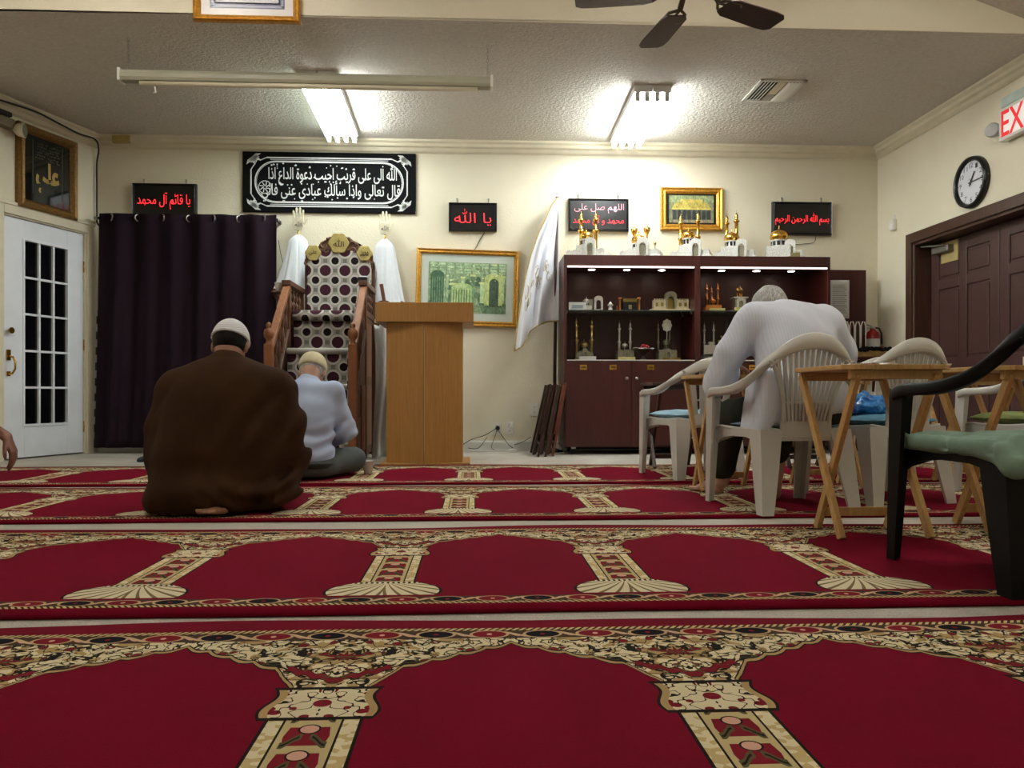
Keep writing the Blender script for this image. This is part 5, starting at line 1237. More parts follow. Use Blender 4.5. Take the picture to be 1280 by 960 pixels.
# ================================================================== PRAYER RUGS
m_rug, b = newmat('prayer_rug_weave'); x, y, z = coords()
PER = .68; RD = 1.2
CRIM = srgb(108, 8, 31); CREAM = srgb(216, 204, 168); TAN = srgb(170, 144, 98); DARK = srgb(34, 28, 24); OLIVE = srgb(84, 80, 50); RED = srgb(118, 26, 38); BLK = srgb(22, 20, 26); PINK = srgb(206, 160, 140)
u = (efr(x / PER + 40.5) - .5) * PER; ua = eabs(u); v = y; dx = .34 - ua
jit = nse(vec(x, y), 26, 2, .5) - .5
hill = emax(dx - .2, 0)
vb = 1.03 - dx * .62 - hill * hill * 15 - eabs(esin(dx * 58)) * .014 + jit * .012
col = mixc(nse(vec(x, y), 5, 4, .6), srgb(102, 6, 28), srgb(116, 10, 37))
# scrolls and flowers on the cream ground (mirrored about each column)
n1 = nse(vec(ua, v, 3.1), 22, 2, .5, .9); n2 = nse(vec(ua, v, 9.7), 24, 1, .5, .4); n3 = vor(vec(ua, v, 1.5), 21)
fill = mixc(n2 > .56, CREAM, TAN)
# medallion above each column, chevron leaf below it
mr = rad(ua * .8, (v - .965) * 1.5); pet = esin(eat(v - .965, u) * 9) * .010
fill = mixc(mr < (pet + .062), fill, TAN); fill = mixc(band(mr - pet, .058, .064), fill, DARK)
fill = mixc(eabs(n1 - .5) < .03, fill, DARK)
fill = mixc(mr < (pet + .022), fill, RED); fill = mixc(band(mr - pet, .022, .027), fill, DARK)
ch = eabs(v - .835 - ua * .62 + esin(ua * 190) * .006)
fill = mixc((ch < .012) * (ua < .10), fill, RED); fill = mixc(band(ch, .012, .016) * (ua < .105), fill, DARK)
fill = mixc((n3 < .22) * (n1 > .5), fill, RED)
fill = mixc(band(n3, .22, .27) * (n1 > .5), fill, OLIVE)
fill = mixc(band(n2, .40, .425), fill, OLIVE)
edge = v - vb
mask = (edge > 0)
fill = mixc(edge < .022, fill, TAN); fill = mixc(band(edge, .018, .024) + (edge < .006) > 0, fill, DARK)
col = mixc(mask, col, fill)
# column shaft
cv = efr(v / .092); row = v / .092
sh_ = mixc(nse(vec(ua, v), 40, 1) > .5, CREAM, srgb(190, 168, 118))
inn = mixc((ua < (.036 - eabs(cv - .45) * .012)) * band(cv, .1, .82), srgb(186, 168, 122), RED)
lf = eabs(cv - .42 + ua * 7 - esin(ua * 150) * .08)
inn = mixc((lf < .13) * (ua < .036) * (ua > .006), inn, OLIVE); inn = mixc((lf < .04) * (ua < .034) * (ua > .01), inn, DARK)
inn = mixc(rad(ua * 34, (cv - .74) * 3.2) < .62, inn, PINK); inn = mixc(band(rad(ua * 34, (cv - .74) * 3.2), .5, .62), inn, DARK)
inn = mixc(rad(ua * 40, (cv - .3) * 3) < .3, inn, RED)
sh_ = mixc(ua < .047, sh_, inn); sh_ = mixc(band(ua, .045, .049) + (ua > .074) > 0, sh_, DARK)
col = mixc((ua < .08) * band(v, .28, .67), col, sh_)
# capital
cw = esin((v - .66) * 48) * .008 + .096
cap_ = mixc((vor(vec(ua, v, 4), 30) < .3) * (ua > .012), CREAM, RED); cap_ = mixc(eabs(nse(vec(ua, v, 6), 30, 1) - .5) < .02, cap_, DARK)
cap_ = mixc(rad(ua, (v - .725) * 1.0) < .016, cap_, RED); cap_ = mixc(ua > (cw - .02), cap_, TAN); cap_ = mixc((ua > (cw - .006)) + band(v, .655, .667) + band(v, .788, .80) > 0, cap_, DARK)
col = mixc((ua < cw) * band(v, .655, .80), col, cap_)
# shell shaped foot
sw = esq(emax(1 - (v - .19) * (v - .19) / .0130, 0)) * .16
an = eat(v - .30, ua); shl = mixc(esin(an * 26 + v * 20) > .62, srgb(214, 204, 170), srgb(120, 104, 74))
shl = mixc(ua > (sw - .008), shl, DARK); shl = mixc(band(v, .276, .292) * (ua < .095), shl, mixc(esin(x * 420) > 0, CREAM, DARK))
col = mixc((ua < sw) * band(v, .148, .30), col, shl)
# borders
def border(col, a):
    """a: distance in from the long edge"""
    t = efr(x / .118); k = efr(x / .236) > .5
    bg = mixc(eabs(esin(x * 53.2) * .014 + .103 - a) < .0055, srgb(70, 54, 42), srgb(196, 170, 130))
    bg = mixc(eabs(esin(x * 106.4 + 1) * .010 + .103 - a) < .003, bg, PINK)
    e_ = rad((t - .5) * 3.0, (a - .102) * 42)
    bg = mixc(e_ < .95, bg, mixc(k, RED, BLK)); bg = mixc(band(e_, .95, 1.12), bg, srgb(190, 160, 120))
    bg = mixc(rad((t - .5) * 9, (a - .102) * 70) < .45, bg, mixc(k, PINK, RED))
    rope = mixc(esin(x * 400 + a * 300) > .1, srgb(204, 184, 130), srgb(70, 52, 34))
    c = mixc(a < .13, col, rope); c = mixc(band(a, .075, .13), c, bg); c = mixc(band(a, .058, .075), c, rope); c = mixc(a < .058, c, CRIM)
    return mixc(a < .148, col, c)
col = border(col, v); col = border(col, 1.2 - v)
wv = nse(vec(x, y), 420, 1); soft = nse(vec(x, y), 3, 4, .6)
col2 = E(None); mm = E.nt.nodes.new('ShaderNodeMix'); mm.data_type = 'RGBA'; mm.blend_type = 'MULTIPLY'; mm.inputs[0].default_value = 1
E.nt.links.new(col.v, mm.inputs[6]); E.nt.links.new(ramp(wv * .5 + soft * .5, [(.3, (.82, .82, .82, 1)), (.65, (1, 1, 1, 1))]).v, mm.inputs[7])
setc(b, E(mm.outputs[2])); b.inputs['Roughness'].default_value = .95; b.inputs['Specular IOR Level'].default_value = .05; bump(b, wv + soft * 2, .35, .004)
rugs = [(3.36 - .02, 'second', -.07)]
for yf, xc, lab in ((4.715, -.03, 'farthest crimson arch patterned prayer rug, nearest the cabinet'), (3.375, -.07, 'crimson prayer rug under the man in the brown robe'),
                    (1.945, -.245, 'crimson prayer rug in the middle of the photo under the black chair'), (.640, -.26, 'nearest crimson prayer rug, cut by the bottom of the photo')):
    x0 = -3.85 - xc; x1 = XR - .06 - xc
    if yf > 4: x0 = -3.75 - xc
    ph = yf * 3
    def fn(a, c):
        X = x0 + (x1 - x0) * a; Y = RD * c
        wv_ = .010 * math.sin(X * 2.1 + ph) + .006 * math.sin(X * 5.3 + ph * 2)
        return (X, Y + wv_ * (.4 + c), .013 + .004 * max(0, math.sin(X * 3.1 + ph)) * (c ** 8))
    o = MB().grid(fn, 160, 14).build('prayer_rug', m_rug, None, thick=0); o.location = (xc, yf, 0)
    q = o.modifiers.new('thickness', 'SOLIDIFY'); q.thickness = .011; q.offset = -1
    tag(o, lab, 'rug', None)

# ================================================================== PLASTIC CHAIRS
def smooth(pts, n=5):
    q = [Vector(p) for p in pts]; out = []
    for i in range(len(q) - 1):
        p0 = q[max(i - 1, 0)]; p1 = q[i]; p2 = q[i + 1]; p3 = q[min(i + 2, len(q) - 1)]
        for j in range(n):
            s = j / n; out.append(.5 * ((2 * p1) + (p2 - p0) * s + (2 * p0 - 5 * p1 + 4 * p2 - p3) * s * s + (3 * p1 - p0 - 3 * p2 + p3) * s ** 3))
    return out + [q[-1]]
ZS = .365; ZA = .545
def chair(label, loc, rz, m, hb=.765, nsl=13, wide=.013, loose=False):
    t = thing('plastic_armchair', label, 'chair', (loc[0], loc[1], .014), rz, None)
    def sf(a, c):
        w = .40 + .05 * c; X = (a - .5) * w; Y = -.215 + .44 * c
        return (X, Y, ZS + .018 * (2 * a - 1) ** 2 - .012 * math.sin(pi * c) - .03 * max(0, c - .9) * 10 * .6)
    MB().grid(sf, 14, 14).build('seat', m, t, thick=.012)
    mb = MB()
    for s_ in (-1, 1):
        mb.prismx([(-.21, ZS + .008), (.22, ZS + .008), (.22, ZS - .075), (.17, ZS - .045), (.05, ZS - .03), (-.08, ZS - .03), (-.17, ZS - .045), (-.21, ZS - .08)], s_ * .212 - .005, s_ * .212 + .005)
    mb.prism([(-.2, ZS + .0), (.2, ZS + .0), (.2, ZS - .07), (.13, ZS - .042), (-.13, ZS - .042), (-.2, ZS - .07)], -.22, -.21); mb.prism([(-.22, ZS - .012), (.22, ZS - .012), (.22, ZS - .07), (.13, ZS - .045), (-.13, ZS - .045), (-.22, ZS - .07)], .21, .22)
    mb.build('apron', m, t)
    L = [(-.255, .20, ZA - .015), (-.268, .13, ZA), (-.275, .0, ZA + .004), (-.268, -.10, ZA + .02), (-.245, -.18, ZA + .06), (-.19, -.245, ZA + .6 * (hb - ZA)), (-.10, -.285, hb - .022), (0, -.298, hb)]
    Lu = [(.052, 0, 0), (.052, 0, 0), (.052, 0, 0), (.05, 0, .008), (.042, -.006, .030), (.030, .0, .056), (.012, .006, .07), (0, .01, .072)]
    pts = smooth(L + [(-p[0], p[1], p[2]) for p in L[-2::-1]]); us = smooth(Lu + [(-p[0], p[1], p[2]) if i else p for i, p in enumerate(Lu[-2::-1], 1)])
    N = len(pts); U = []; V_ = []
    for i in range(N):
        d = (pts[min(i + 1, N - 1)] - pts[max(i - 1, 0)]).normalized(); uu = us[i] if True else 0
        if i > N // 2: uu = Vector((-us[N - 1 - i].x, us[N - 1 - i].y, us[N - 1 - i].z))
        w_ = d.cross(uu).normalized() * .036; U.append(uu); V_.append(w_)
    prof = [(-.5, -.3), (-.42, -.5), (.42, -.5), (.5, -.3), (.5, .3), (.42, .5), (-.42, .5), (-.5, .3)]
    MB().sweep(pts, U, V_, prof).build('back_band', m, t)
    # slatted panel
    at = lambda X, f: None
    def top(X): return hb - .028 - .17 * abs(X / .2) ** 2.2 * (hb - .6) / .175 * .55
    def plane(z): return -.212 - .075 * (z - ZS) / (hb - ZS)
    zb = ZS + .045
    for s_ in (-1, 1):
        q = [(s_ * .112, zb - .03), (s_ * .116, zb + .06), (s_ * .135, zb + .15), (s_ * .168, zb + .225), (s_ * .2, zb + .27)]
        pp = smooth([(a, plane(c), c) for a, c in q], 4); MB().sweep(pp, [(.02, 0, 0)] * len(pp), [(0, .016, 0)] * len(pp), prof).build('panel_side', m, t)
    ax_ = [-.196 + .392 * i / 16 for i in range(17)]; pp = [(a, plane(top(a)) - .002, top(a)) for a in ax_]
    MB().sweep(pp, [(0, 0, .016)] * 17, [(0, .014, 0)] * 17, prof).build('inner_arch', m, t)
    for i in range(nsl):
        f = (i + .5) / nsl * 2 - 1; xb = f * .108; xt = f * .178; zt = top(xt); 
        MB().bar((xb, plane(zb), zb - .01), (xt, plane(zt), zt), wide * .82, .010, (0, 1, 0), wide * (1.25 if nsl > 8 else 1.1), .010).build('slat', m, t)
    MB().bar((-.118, plane(zb + .085), zb + .085), (.118, plane(zb + .085), zb + .085), .012, .010, (0, 0, 1)).build('cross_bar', m, t)
    MB().box(-.125, .125, plane(zb) - .006, plane(zb) + .008, ZS - .03, zb + .004).build('back_foot', m, t, bevel=.004)
    Lp = [(0, 0), (1, 0), (1, .22), (.22, .22), (.22, 1), (0, 1)]
    for s_ in (-1, 1):
        for (a, c, w0, w1) in (((s_ * .276, .215, ZA + .004), (s_ * .262, .255, 0), .072, .042), ((s_ * .222, -.225, ZS + .01), (s_ * .240, -.275, 0), .105, .055)):
            sy = -1 if c[1] > 0 else 1; pf = Lp if s_ * sy < 0 else Lp[::-1]
            pa, pc = Vector(a), Vector(c); pm = pa.lerp(pc, .45)
            MB().sweep([pa, pm, pc], [(-s_ * w0, 0, 0), (-s_ * (w0 * .6 + w1 * .4), 0, 0), (-s_ * w1, 0, 0)], [(0, sy * w0, 0), (0, sy * (w0 * .6 + w1 * .4), 0), (0, sy * w1, 0)], pf, False).build('leg', m, t)
    return t
chair('white slat backed plastic armchair carrying the grey haired man', (1.455, 3.66, 0), .14, m_white_chair)
chair('white low backed plastic armchair with pale blue cushion, beside the cabinet doors', (1.43, 5.08, 0), .20, m_white_chair, .725, 5, .036)
chair('white slat backed plastic armchair with blue cushion and blue bag', (2.06, 3.93, 0), .22, m_white_chair)
chair('white plastic armchair with olive cushion at the right photo edge', (2.93, 3.98, 0), .10, m_white_chair)
chair('white low backed plastic armchair farther back behind the blue bag', (2.50, 5.0, 0), .02, m_white_chair, .725, 5, .036)
chair('black plastic armchair with green cushion in the right foreground', (1.615, 2.245, 0), .05, m_black_chair, .78, 9, .018)
# cushions
def cushion(label, loc, rz, col, w=.40, d=.40, h=.05, quilt=.0, droop=0, name='seat_cushion'):
    m = mat('cushion_' + name + '_%d' % len(bpy.data.materials), col, .85, var=.12, scale=12, bmp=.25, bscale=160, bdist=.002)
    sp = lambda a: math.copysign(abs(a) ** .55, a)
    def pt(a, c, top):
        X = (a - .5) * w; Y = (c - .5) * d; e = max(0, 1 - abs(2 * a - 1) ** 3.2) ** .5 * max(0, 1 - abs(2 * c - 1) ** 3.2) ** .5
        q = quilt * (max(0, math.cos(2 * pi * 2.5 * (a - .5))) ** 6 + max(0, math.cos(2 * pi * 2.5 * (c - .5))) ** 6 + .4 * math.sin(23 * a + 11 * c)) if quilt else 0
        wv = .004 * mnoise.noise((a * 5, c * 5, w * 7 + h))
        dr = -droop * (max(0, .16 - a) / .16) ** 1.3 * max(0, .75 - c) * 1.6 - droop * (max(0, .18 - c) / .18) ** 1.3
        return (X, Y, h * .5 + (h * .5 * e - q * e if top else -h * .5 * e) + wv + dr)
    mb = MB(); mb.grid(lambda a, c: pt(a, c, True), 36, 36); mb.grid(lambda a, c: pt(1 - a, c, False), 18, 18)
    o = mb.build(name, m); put(o, loc, rz); tag(o, label, 'cushion'); return o
zc2 = ZS + .02
cushion('pale blue flat cushion on the white chair beside the cabinet doors', (1.425, 5.09, zc2), .20, (150, 184, 204), .41, .42, .06)
cushion('teal blue cushion under the blue plastic bag', (2.05, 3.94, zc2), .22, (96, 142, 166), .43, .42, .065)
cushion('olive green cushion on the white chair at the right edge', (2.93, 4.0, zc2), .10, (112, 124, 76), .40, .40, .07)
S_ = SDF((-.3, -.32, -.16), (.3, .3, .1), .007)
S_.rbox((0, 0, .014), (.235, .235, .028), .026, .02).cap((-.17, -.19, .005), (-.19, -.235, -.03), .04, .03, .04).cap((-.1, -.225, .01), (-.19, -.235, -.025), .03, .03, .04)
S_.disp(lambda X, Y, Z: .010 * np.exp(-((np.abs((X * 5.2 + .5) % 1 - .5) / .09) ** 2)) * (Z > .0) + .010 * np.exp(-((np.abs((Y * 5.2 + .5) % 1 - .5) / .09) ** 2)) * (Z > 0) + .004 * waves(51, 9, 30)(X, Y, Z) + .0015 * waves(52, 9, 90)(X, Y, Z))
o = S_.mb().build('seat_cushion', mat('green_quilted_cotton', (118, 142, 126), .85, var=.12, scale=12, bmp=.3, bscale=160, bdist=.002)); put(o, (1.60, 2.24, zc2 + .0), .05); tag(o, 'green quilted cushion sagging off the black chair', 'cushion')
cushion('pale blue cushion corner on the seat under the grey haired man', (1.50, 3.70, zc2), .14, (150, 180, 196), .40, .38, .03)
# blue plastic bag
S_ = SDF((-.16, -.14, -.03), (.16, .14, .16), .005)
S_.ell((0, 0, .035), (.115, .085, .05), .02).ell((-.05, .01, .05), (.06, .06, .05), .02).ell((.04, -.02, .055), (.05, .05, .045), .02).cap((-.06, 0, .06), (-.1, -.03, .02), .02, .012).cap((0, 0, .09), (-.02, .0, .115), .016, .008)
wv1 = waves(4, 9, 60); wv2 = waves(5, 9, 130); S_.disp(lambda X, Y, Z: .010 * np.abs(wv1(X, Y, Z)) + .005 * np.abs(wv2(X, Y, Z)) - .004).cut(lambda X, Y, Z: -Z)
m_bag, b = newmat('blue_plastic_film'); setc(b, ramp(nse(None, 14, 3, .6), [(.3, srgb(30, 104, 186)), (.7, srgb(76, 158, 224))])); b.inputs['Roughness'].default_value = .16; b.inputs['Transmission Weight'].default_value = .15
o = S_.mb().build('plastic_bag', m_bag); put(o, (1.985, 3.87, zc2 + .062), .3); tag(o, 'crumpled bright blue plastic bag on the teal cushion', 'bag')

# ================================================================== TRAY TABLES
def tray(label, x, y, m, rz=0, ht=.638, w=.40, d=.50):
    t = thing('tray_table', label, 'table', (x, y, .014), rz, None)
    for k in range(4):
        a = -w / 2 + k * w / 4; mb = MB(); c = .045
        if k == 0: mb.prismz([(a, -d / 2 + c), (a + c, -d / 2), (a + w / 4 - .001, -d / 2), (a + w / 4 - .001, d / 2), (a + c, d / 2), (a, d / 2 - c)], ht - .018, ht)
        elif k == 3: mb.prismz([(a, -d / 2), (a + w / 4 - c, -d / 2), (a + w / 4, -d / 2 + c), (a + w / 4, d / 2 - c), (a + w / 4 - c, d / 2), (a, d / 2)], ht - .018, ht)
        else: mb.box(a, a + w / 4 - .001, -d / 2, d / 2, ht - .018, ht)
        mb.build('plank', m, t, bevel=.002)
    for yy in (-d / 2 + .05, d / 2 - .05): MB().box(-w / 2 + .03, w / 2 - .03, yy - .012, yy + .012, ht - .052, ht - .018).build('apron', m, t, bevel=.003)
    for s_ in (-1, 1):
        MB().bar((s_ * .168, -.14, 0), (s_ * .168, .21, ht - .03), .02, .034, (0, 1, 0)).build('leg', m, t, bevel=.002)
        MB().bar((s_ * .143, .12, 0), (s_ * .143, -.21, ht - .03), .02, .034, (0, 1, 0)).build('leg', m, t, bevel=.002)
        MB().lathe([(.006, -.004), (.006, .004)], (s_ * .18, .027, .285), 8, 'x').build('bolt', m_steel, t)
    MB().bar((-.14, .085, .068), (.14, .085, .068), .016, .034).build('stretcher', m, t, bevel=.002)
    return t
tray('pine tray table behind the black chair arm, nearest on the left', 1.515, 2.95, m_pine)
tray('pine tray table at the right photo edge beyond the black chair', 2.13, 3.02, m_pine)
tray('pine tray table between the grey haired man and the pale blue cushion', 1.42, 4.36, m_pine)
tray('pine tray table beyond the blue plastic bag', 2.05, 4.50, m_pine)
tray('dark brown tray table against the cabinet doors', 1.47, 5.72, m_dark_wood, ht=.615)
tray('dark brown tray table farther right near the low cupboard', 2.42, 5.62, m_dark_wood, ht=.615)
tray('pine tray table in front of the chair with the olive cushion', 3.0, 4.62, m_pine)
t = thing('open_booklet', 'open white booklet on the nearest pine tray table', 'book', (1.60, 3.08, .65), .3)
MB().grid(lambda a, c: (-.09 + .18 * a, -.06 + .12 * c, .004 + .016 * abs(math.sin(pi * 2 * a)) ** .7), 16, 3).build('pages', m_paper, t, thick=.003)
t = thing('prayer_beads', 'loop of brown prayer beads lying on the nearest pine tray table', 'beads', (1.46, 2.86, .65), 0)
for i in range(33): a = 2 * pi * i / 33; MB().sphere((.05 * math.cos(a), .03 * math.sin(a), .0055), .0055, 8, 6).build('bead', m_red_wood, t)
t = thing('folded_paper', 'white folded paper on the pine tray table beyond the blue bag', 'paper', (2.0, 4.45, .65), .4)
MB().grid(lambda a, c: (-.1 + .2 * a, -.07 + .14 * c, .004 + .05 * max(0, a - .35) * (1 + .3 * math.sin(5 * c))), 10, 6).build('sheet', m_paper, t, thick=.002)
t = thing('card_stand', 'small white card stand on the pine table at the right edge', 'card', (2.28, 3.1, .65), -.5)
MB().box(-.03, .03, -.003, .003, 0, .05).build('card', m_white_plastic, t, bevel=.001); MB().box(-.03, .03, .003, .03, 0, .004).build('foot', m_white_plastic, t)
# cup and dark cloth on the floor
q = F(460, 595); o = MB().lathe([(.024, 0), (.036, .085), (.039, .088), (.034, .088), (.022, .006)], n=18).build('foam_cup', mat('white_foam_floor', (226, 226, 222), .6, var=.02)); put(o, (q.x, q.y, .014)); tag(o, 'white foam cup standing on the farthest rug beside the lectern', 'cup')
q = F(186, 577); S_ = SDF((-.12, -.1, -.02), (.12, .1, .09), .006); S_.ell((0, 0, .015), (.08, .06, .025), .02).ell((.03, .02, .03), (.04, .03, .025), .02).ell((-.04, -.01, .02), (.04, .04, .02), .02)
S_.disp(lambda X, Y, Z: .006 * wv1(X, Y, Z)).cut(lambda X, Y, Z: -Z); o = S_.mb().build('crumpled_cloth', mat('grey_blue_cloth', (50, 58, 62), .8, var=.4, scale=30)); put(o, (q.x, q.y, 0)); tag(o, 'small crumpled dark cloth on the grey carpet below the curtain', 'cloth')
# ================================================================== PEOPLE
def skinmat(name, c):
    m, b = newmat(name); setc(b, ramp(nse(None, 18, 3, .6), [(.3, srgb(*[int(q * .9) for q in c])), (.7, srgb(*c))])); b.inputs['Roughness'].default_value = .5
    b.inputs['Subsurface Weight'].default_value = .08; b.inputs['Subsurface Radius'].default_value = (.02, .008, .005); bump(b, nse(None, 180, 2), .08, .001); return m
m_skin_a = skinmat('warm_skin', (186, 142, 120)); m_skin_b = skinmat('tan_skin', (184, 142, 120)); m_skin_c = skinmat('brown_skin', (122, 78, 60))
def hairmat(name, a, b_):
    m, b = newmat(name); x, y, z = coords(); setc(b, ramp(nse(vec(x * 1, y * 1, z * .25), 140, 3, .6), [(.3, srgb(*a)), (.7, srgb(*b_))])); b.inputs['Roughness'].default_value = .55; bump(b, nse(vec(x, y, z * .2), 160, 2), .6, .004); return m
def RX_(a): return Matrix.Rotation(a, 4, 'X')
def head(S, c, tilt=0, turn=0, neck=None, s=1.0):
    """skull with face; tilt>0 bows the head forward (towards +y)"""
    R = Matrix.Rotation(turn, 4, 'Z') @ RX_(-tilt)
    c = Vector(c); w = lambda x, y, z: tuple(c + R @ (Vector((x, y, z)) * s))
    S.ell(w(0, -.008, .018), (.076 * s, .094 * s, .092 * s), .02, R); S.ell(w(0, .03, -.055), (.058 * s, .062 * s, .062 * s), .03, R)
    S.ell(w(0, .07, -.092), (.028 * s, .022 * s, .02 * s), .02, R); S.cap(w(0, .086, .012), w(0, .104, -.028), .010 * s, .014 * s, .012)
    S.cap(w(-.045, .082, .026), w(.045, .082, .026), .010 * s, None, .015); S.cap(w(-.018, .082, -.062), w(.018, .082, -.062), .008 * s, None, .008)
    for q in (-1, 1):
        S.ell(w(q * .078, -.004, -.012), (.009 * s, .020 * s, .033 * s), .006, R @ Matrix.Rotation(q * .25, 4, 'Z')); S.ell(w(q * .03, .084, .006), (.015 * s, .010 * s, .011 * s), .006, R, sub=True)
    if neck: S.cap(w(0, -.025, -.06), neck, .056 * s, .062 * s, .03)
    return R, w
def eyes(root, w, s=1.0):
    for q in (-1, 1): MB().sphere(w(q * .03, .076, .006), .011 * s, 10, 8).build('eye', m_eye, root)
m_eye = mat('eye_white', (210, 206, 200), .2)
def cap_mesh(c, R, r, lo, hi_fn=None, h=.005, flat=None):
    c = Vector(c) + R @ Vector((0, -.008, .018)); S = SDF(np.array(c) - .16, np.array(c) + .16, h); S.ell(tuple(c), r, .01, R)
    n = R @ Vector((0, 0, 1)); S.cut(lambda X, Y, Z: lo - ((X - c.x) * n.x + (Y - c.y) * n.y + (Z - c.z) * n.z))
    if flat: S.cut(lambda X, Y, Z: ((X - c.x) * n.x + (Y - c.y) * n.y + (Z - c.z) * n.z) - flat)
    return S
def hand(S, w, d, n, s, curl=.45):
    w = Vector(w); d = Vector(d).normalized(); n = Vector(n); n = (n - d * n.dot(d)).normalized(); x = d.cross(n) * s
    for i, (L, sp) in enumerate(((.070, .10), (.079, .03), (.073, -.04), (.058, -.12))):
        kx = .030 - .020 * i; kn = w + d * (.088 - .004 * abs(i - 1.3)) + x * kx
        S.cap(tuple(w + x * kx * .5), tuple(kn), .017, .0115, .012)
        dd = (d + x * sp).normalized(); nn = n; p = kn; c = curl * (1 + .12 * i)
        for f, r0, r1 in ((.45, .0105, .0095), (.31, .0095, .0088), (.24, .0088, .0075)):
            dd, nn = (dd * math.cos(c) - nn * math.sin(c)).normalized(), (nn * math.cos(c) + dd * math.sin(c)).normalized()
            q = p + dd * L * f * 1.25; S.cap(tuple(p), tuple(q), r0, r1, .003); p = q
    a = w + d * .02 + x * .024; b_ = a + d * .032 + x * .026 - n * .008; e = b_ + d * .030 + x * .012 - n * .008; f = e + d * .024 + x * .002 - n * .006
    S.cap(tuple(a), tuple(b_), .016, .012, .01).cap(tuple(b_), tuple(e), .0115, .0102, .003).cap(tuple(e), tuple(f), .0102, .008, .003)
def foot(S, heel, d, s=1, up=(0, 0, 1)):
    h = Vector(heel); d = Vector(d).normalized(); u = Vector(up); x = d.cross(u) * s
    P_ = lambda a, b_, c: tuple(h + d * a + x * b_ + u * c)
    S.cap(P_(.02, 0, .032), P_(.12, .0, .034), .031, .028, .02); S.cap(P_(.1, 0, .03), P_(.185, .0, .016), .034, .02, .02); S.cap(P_(.16, -.028, .016), P_(.165, .028, .016), .018, None, .02)
    for i in range(5): S.cap(P_(.17, -.032 + .016 * i, .013), P_(.225 - .006 * i * i * .5 if i < 4 else .185, -.034 + .017 * i, .011), .011 if i else .013, .009 if i else .012, .004)
def kneeling(label, loc, skin, robe, hat_c, hair_c, rz=0, free_hand=False, girth=1.0, tilt=.38):
    t = thing('person', label, 'person', loc, rz)
    B = SDF((-.48, -.55, -.02), (.70, .55, 1.0), .0065)
    hc = (0, .05, .772)
    R, w = head(B, hc, tilt, 0, (0, -.03, .64))
    eyes(t, w)
    B.ell((0, -.02, .54), (.17, .11, .14), .05).ell((0, -.06, .38), (.16, .11, .16), .06).ell((0, -.11, .22), (.17, .14, .13), .06)
    for s_ in (-1, 1):
        B.chain([(s_ * .09, -.1, .2), (s_ * .15, .33, .12)], [.085, .062], .04).chain([(s_ * .15, .33, .07), (s_ * .09, -.16, .06)], [.055, .04], .03)
        B.cap((s_ * .12, -.02, .60), (s_ * .17, -.01, .59), .055, None, .04)
        if free_hand and s_ > 0:
            B.chain([(.18, -.01, .58), (.37, -.03, .43), (.545, .0, .315)], [.048, .04, .028], .02); hand(B, (.55, .0, .308), (.36, .06, -.95), (.9, .1, .35), 1, .28)
        else:
            B.chain([(s_ * .18, -.01, .58), (s_ * .225, -.02, .36), (s_ * .15, .25, .24)], [.048, .040, .03], .02); hand(B, (s_ * .155, .26, .235), (-s_ * .1, .9, -.4), (s_ * .1, .3, 1), -s_, .15)
    for s_ in (-1, 1): foot(B, (s_ * .07 + .03, -.175, .075), (-s_ * .22, -1, -.16), s_, (0, .16, -1))
    B.cut(lambda X, Y, Z: .014 - Z)
    B.mb().build('body', skin, t)
    Rb = SDF((-.52, -.52, -.03), (.52, .58, .82), .009); g = girth
    Rb.ell((0, -.02, .56), (.24 * g, .16, .14), .1).ell((0, -.07, .42), (.285 * g, .205, .22), .1).ell((0, -.09, .25), (.30 * g, .25, .2), .1).ell((0, -.09, .10), (.285 * g, .31, .13), .08)
    Rb.cap((0, -.04, .60), (0, -.015, .690), .105, .066, .06)
    for s_ in (-1, 1):
        Rb.cap((s_ * .10, -.02, .61), (s_ * .21 * g, -.01, .555), .075, .095, .06)
        if free_hand and s_ > 0: Rb.chain([(.2, -.01, .55), (.35, -.03, .43), (.42, -.02, .385)], [.085, .07, .05], .05)
        else: Rb.chain([(s_ * .235 * g, -.01, .53), (s_ * .262 * g, -.03, .37), (s_ * .25 * g, -.02, .26), (s_ * .17, .22, .24)], [.092, .088, .085, .07], .07); Rb.ell((s_ * .20 * g, .02, .20), (.145, .19, .16), .08)
        Rb.chain([(s_ * .11, -.1, .17), (s_ * .17, .34, .12)], [.13, .09], .06)
    Rb.ell((.205 * g, -.10, .085), (.15, .2, .085), .04).ell((-.16 * g, -.14, .06), (.15, .2, .07), .04)
    Rb.ell((0, .17, .12), (.2, .24, .105), .05)
    a1 = waves(21, 10, 16, (1, 1, .28)); a2 = waves(22, 10, 26, (.8, .8, .5)); a3 = waves(23, 8, 60, (1, 1, .4))
    Rb.disp(lambda X, Y, Z: (.018 * a1(X, Y, Z) * np.clip((.75 - Z) * 1.8, .1, 1) + .009 * np.abs(a2(X, Y, Z)) * np.clip(1.1 - Z * 1.4, .2, 1) + .0015 * a3(X, Y, Z)))
    # long fold lines down from the right shoulder, gathered cloth at the hem
    Rb.disp(lambda X, Y, Z: .011 * np.sin(46 * (X - .62 * (Z - .45)) + 4 * Y) * np.clip((X - .02) * 5, 0, 1) * np.clip((.62 - Z) * 4, 0, 1))
    Rb.disp(lambda X, Y, Z: .010 * np.sin(70 * (Z + .25 * X + .10 * np.sin(9 * X))) * np.clip((.20 - Z) * 9, 0, 1) * np.clip((X + .1) * 4, 0, 1))
    Rb.disp(lambda X, Y, Z: -.012 * np.abs(np.sin(15 * (np.abs(X) - .10) * (1.6 - Z) + 2.2 * np.sin(3.1 * Z + 5 * X))) ** .6 * np.clip((.70 - Z) * 3, 0, 1) * np.clip(np.abs(X) * 6 - .3, .0, 1))
    Rb.cut(lambda X, Y, Z: .014 - Z)
    Rb.mb().build('robe', robe, t)
